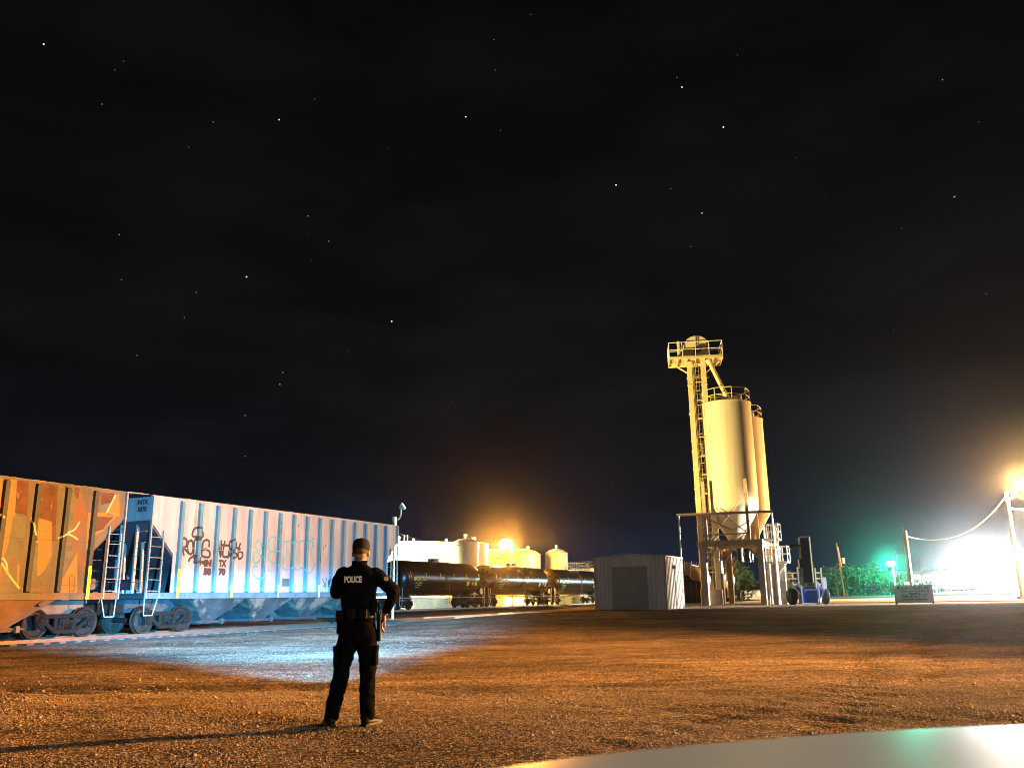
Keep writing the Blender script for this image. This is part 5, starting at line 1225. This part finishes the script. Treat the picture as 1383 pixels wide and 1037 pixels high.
# boots
def boot(x, y, ang):
    b = MB(); c_, s_ = math.cos(ang), math.sin(ang); P = lambda u, v, z: (x + u * c_ - v * s_, y + u * s_ + v * c_, z)
    capsule(b, [(*P(0, -.02, .16), .052), (*P(0, -.035, .06), .050), (*P(0, .03, .058), .048), (*P(.002, .12, .048), .044), (*P(.004, .17, .042), .038)], 14)
    M_ = Matrix.Translation((x, y, 0)) @ Matrix.Rotation(ang, 4, 'Z')
    out_ = [(-.045, -.085), (.045, -.085), (.05, .0), (.052, .10), (.042, .18), (0, .215), (-.042, .18), (-.05, .10), (-.048, 0)]
    b.prism(out_, .002, .035, lambda p, t: M_ @ Vector((p[0], p[1], t)))
    return organic('boot', b, .007, M['leather'], off, 1)
boot(-.255, .0, R(28)); boot(.135, .0, R(-32))
# cap
b = MB(); b.lathe([(.099, 1.775), (.102, 1.80), (.100, 1.84), (.088, 1.875), (.060, 1.898), (.02, 1.905)], 28, Matrix.Translation((.012, .0, 0)) @ Matrix.Diagonal((.90, 1.06, 1, 1))); cap_ = b.build('cap', M['capcloth'], off, smooth=1)
b = MB(); b.prism([(-.07, .08), (.07, .08), (.062, .15), (.03, .175), (-.03, .175), (-.062, .15)], 1.775, 1.782, lambda p, t: Vector((p[0] + .012, p[1], t))); b.build('cap_brim', M['capcloth'], cap_)
b = MB(); b.ball((.012, 0, 1.905), (.010, .010, .006), 8, 6); b.build('cap_button', M['capcloth'], cap_)
# torch in the left hand
b = MB(); b.tube((-.02, .30, 1.345), (.03, .55, 1.355), .017, .019, 14); b.tube((.03, .55, 1.355), (.040, .60, 1.357), .026, .028, 14)
# the torch is held by the officer: a thing of its own
to = b.build('torch', M['leather'], None, smooth=1, loc=(OX_, OY_, gz(OX_, OY_))); tag(to, 'black torch hidden in front of the officer, beam towards the train', 'torch')
# lettering and patch
M['reflw'] = mat('reflective_white_print', (.85, .82, .76), .5)
o = text('lettering', 'POLICE', .085, M['reflw'], off, (-.035, -.163, 1.468), (R(90), 0, 0), 1, .0042)
xs_ = [v.co.x for v in o.data.vertices]; o.scale = (.182 / (max(xs_) - min(xs_)), 1, 1)
b = MB(); b.lathe([(.026, 0), (.026, .004)], 16, Matrix.Translation((.302, -.088, 1.475)) @ Matrix.Rotation(R(35), 4, 'Y') @ Matrix.Rotation(R(62), 4, 'X')); b.build('shoulder_patch', mat('gold_patch', (.55, .38, .12), .6), off)

# ------------------------------------------------------------------ patrol car under the camera
car = thing('patrol_car', 'white car whose hood fills the bottom right corner', 'car', (0, 0, 0), 0)
def carplace():
    a = R(17.5); h_ = Vector((-math.sin(a), math.cos(a), 0)); rt = Vector((math.cos(a), math.sin(a), 0))
    fl = Vector((-.53, 1.02, 0)); c_ = fl + rt * .93 - h_ * 2.45
    car.location = c_; car.rotation_euler = (0, 0, a + math.pi / 2)
carplace()   # local +x forward, nose at x = 2.45, local y: +left
M['carwhite'] = mat('white_car_paint', (.84, .78, .68), .42, 0, 0, 1, 0, 1, coat=.0, spec=.35)
M['glass'] = mat('dark_glass', (.01, .012, .015), .05)
secs = [(2.45, .60, .98, .70), (2.42, .55, 1.06, .80), (2.32, .5, 1.088, .87), (2.1, .42, 1.100, .91), (1.6, .38, 1.105, .93), (1.15, .36, 1.11, .94), (.3, .34, 1.08, .95), (-1.3, .34, 1.08, .95), (-2.1, .40, 1.06, .92), (-2.45, .55, .98, .82), (-2.55, .62, .9, .7)]
vs = []; fs = []; K = 26
for (x, zb, zt, hw) in secs:
    for i in range(K):
        t = i / (K - 1); a = -math.pi / 2 + 2 * math.pi * t * (K - 1) / K
        ca_, sa_ = math.cos(a), math.sin(a); e1, e2 = .55, .55
        yy_ = hw * math.copysign(abs(ca_) ** .62, ca_); zz = (zb + zt) / 2 + (zt - zb) / 2 * math.copysign(abs(sa_) ** .42, sa_)
        if sa_ > 0: zz += .012 * (1 - (yy_ / hw) ** 2)
        vs.append((x, yy_, zz))
for j in range(len(secs) - 1):
    for i in range(K): fs.append((j * K + i, (j + 1) * K + i, (j + 1) * K + (i + 1) % K, j * K + (i + 1) % K))
fs += [tuple(range(K)), tuple(range((len(secs) - 1) * K, len(secs) * K))[::-1]]
b = MB(); b.add(vs, fs); bo = b.build('body', M['carwhite'], car, smooth=0); bo.data.shade_smooth()
ssf = bo.modifiers.new('sub', 'SUBSURF'); ssf.levels = 2; ssf.render_levels = 2
b = MB(); b.prism([(.95, 1.08), (.25, 1.62), (-1.1, 1.64), (-1.9, 1.08)], -.72, .72, lambda p, t: Vector((p[0], t, p[1]))); b.build('cabin_glass', M['glass'], car, bevel=.06)
b = MB(); b.prism([(.2, 1.64), (-1.1, 1.66), (-1.15, 1.70), (.15, 1.69)], -.66, .66, lambda p, t: Vector((p[0], t, p[1]))); b.build('roof', M['carwhite'], car, bevel=.02)
for y_ in (-.74, .74):
    for p, q in (((.95, 1.09), (.25, 1.65)), ((-.35, 1.08), (-.4, 1.65)), ((-1.9, 1.09), (-1.1, 1.66))):
        b = MB(); b.beam((p[0], y_, p[1]), (q[0], y_ * .93, q[1]), .05, .07); b.build('pillar', M['carwhite'], car)
    b = MB(); b.box((.75, y_ * 1.42, 1.18), (.12, .2, .14)); b.build('mirror', M['carwhite'], car, bevel=.03)
    b = MB(); b.box((2.40, y_ * .86, .86), (.12, .26, .14)); b.build('headlight', M['glass'], car, bevel=.03)
    for x_ in (1.55, -1.5):
        b = MB(); b.lathe([(.22, -.11), (.33, -.11), (.36, -.07), (.36, .07), (.33, .11), (.22, .11)], 28, Matrix.Translation((x_, y_ * 1.14, .36)) @ Matrix.Rotation(R(90), 4, 'X')); wo = b.build('wheel', M['rubber'], car, smooth=1)
        b = MB(); b.lathe([(.03, -.09), (.22, -.08), (.22, .08), (.03, .09)], 20, Matrix.Translation((x_, y_ * 1.14, .36)) @ Matrix.Rotation(R(90), 4, 'X')); b.build('rim', M['galv'], wo)
b = MB(); b.rng(-.35, -.1, -.55, .55, 1.705, 1.80); b.build('light_bar', M['glass'], car, bevel=.02)

# ------------------------------------------------------------------ haze, added to stand in for the lens glow of the lamps
b = MB(); b.rng(-340, 345, -70, 430, -1.2, 34)
m = bpy.data.materials.new('haze'); m.use_nodes = True; t = m.node_tree; t.nodes.clear()
mo = t.nodes.new('ShaderNodeOutputMaterial'); pv = t.nodes.new('ShaderNodeVolumePrincipled'); t.links.new(pv.outputs[0], mo.inputs['Volume'])
pv.inputs['Density'].default_value = .00028; pv.inputs['Color'].default_value = (.85, .88, .92, 1); pv.inputs['Anisotropy'].default_value = .97
hz = b.build('haze', m); hz['kind'] = 'stuff'; hz['label'] = 'thin haze added to make the glow round the lamps'
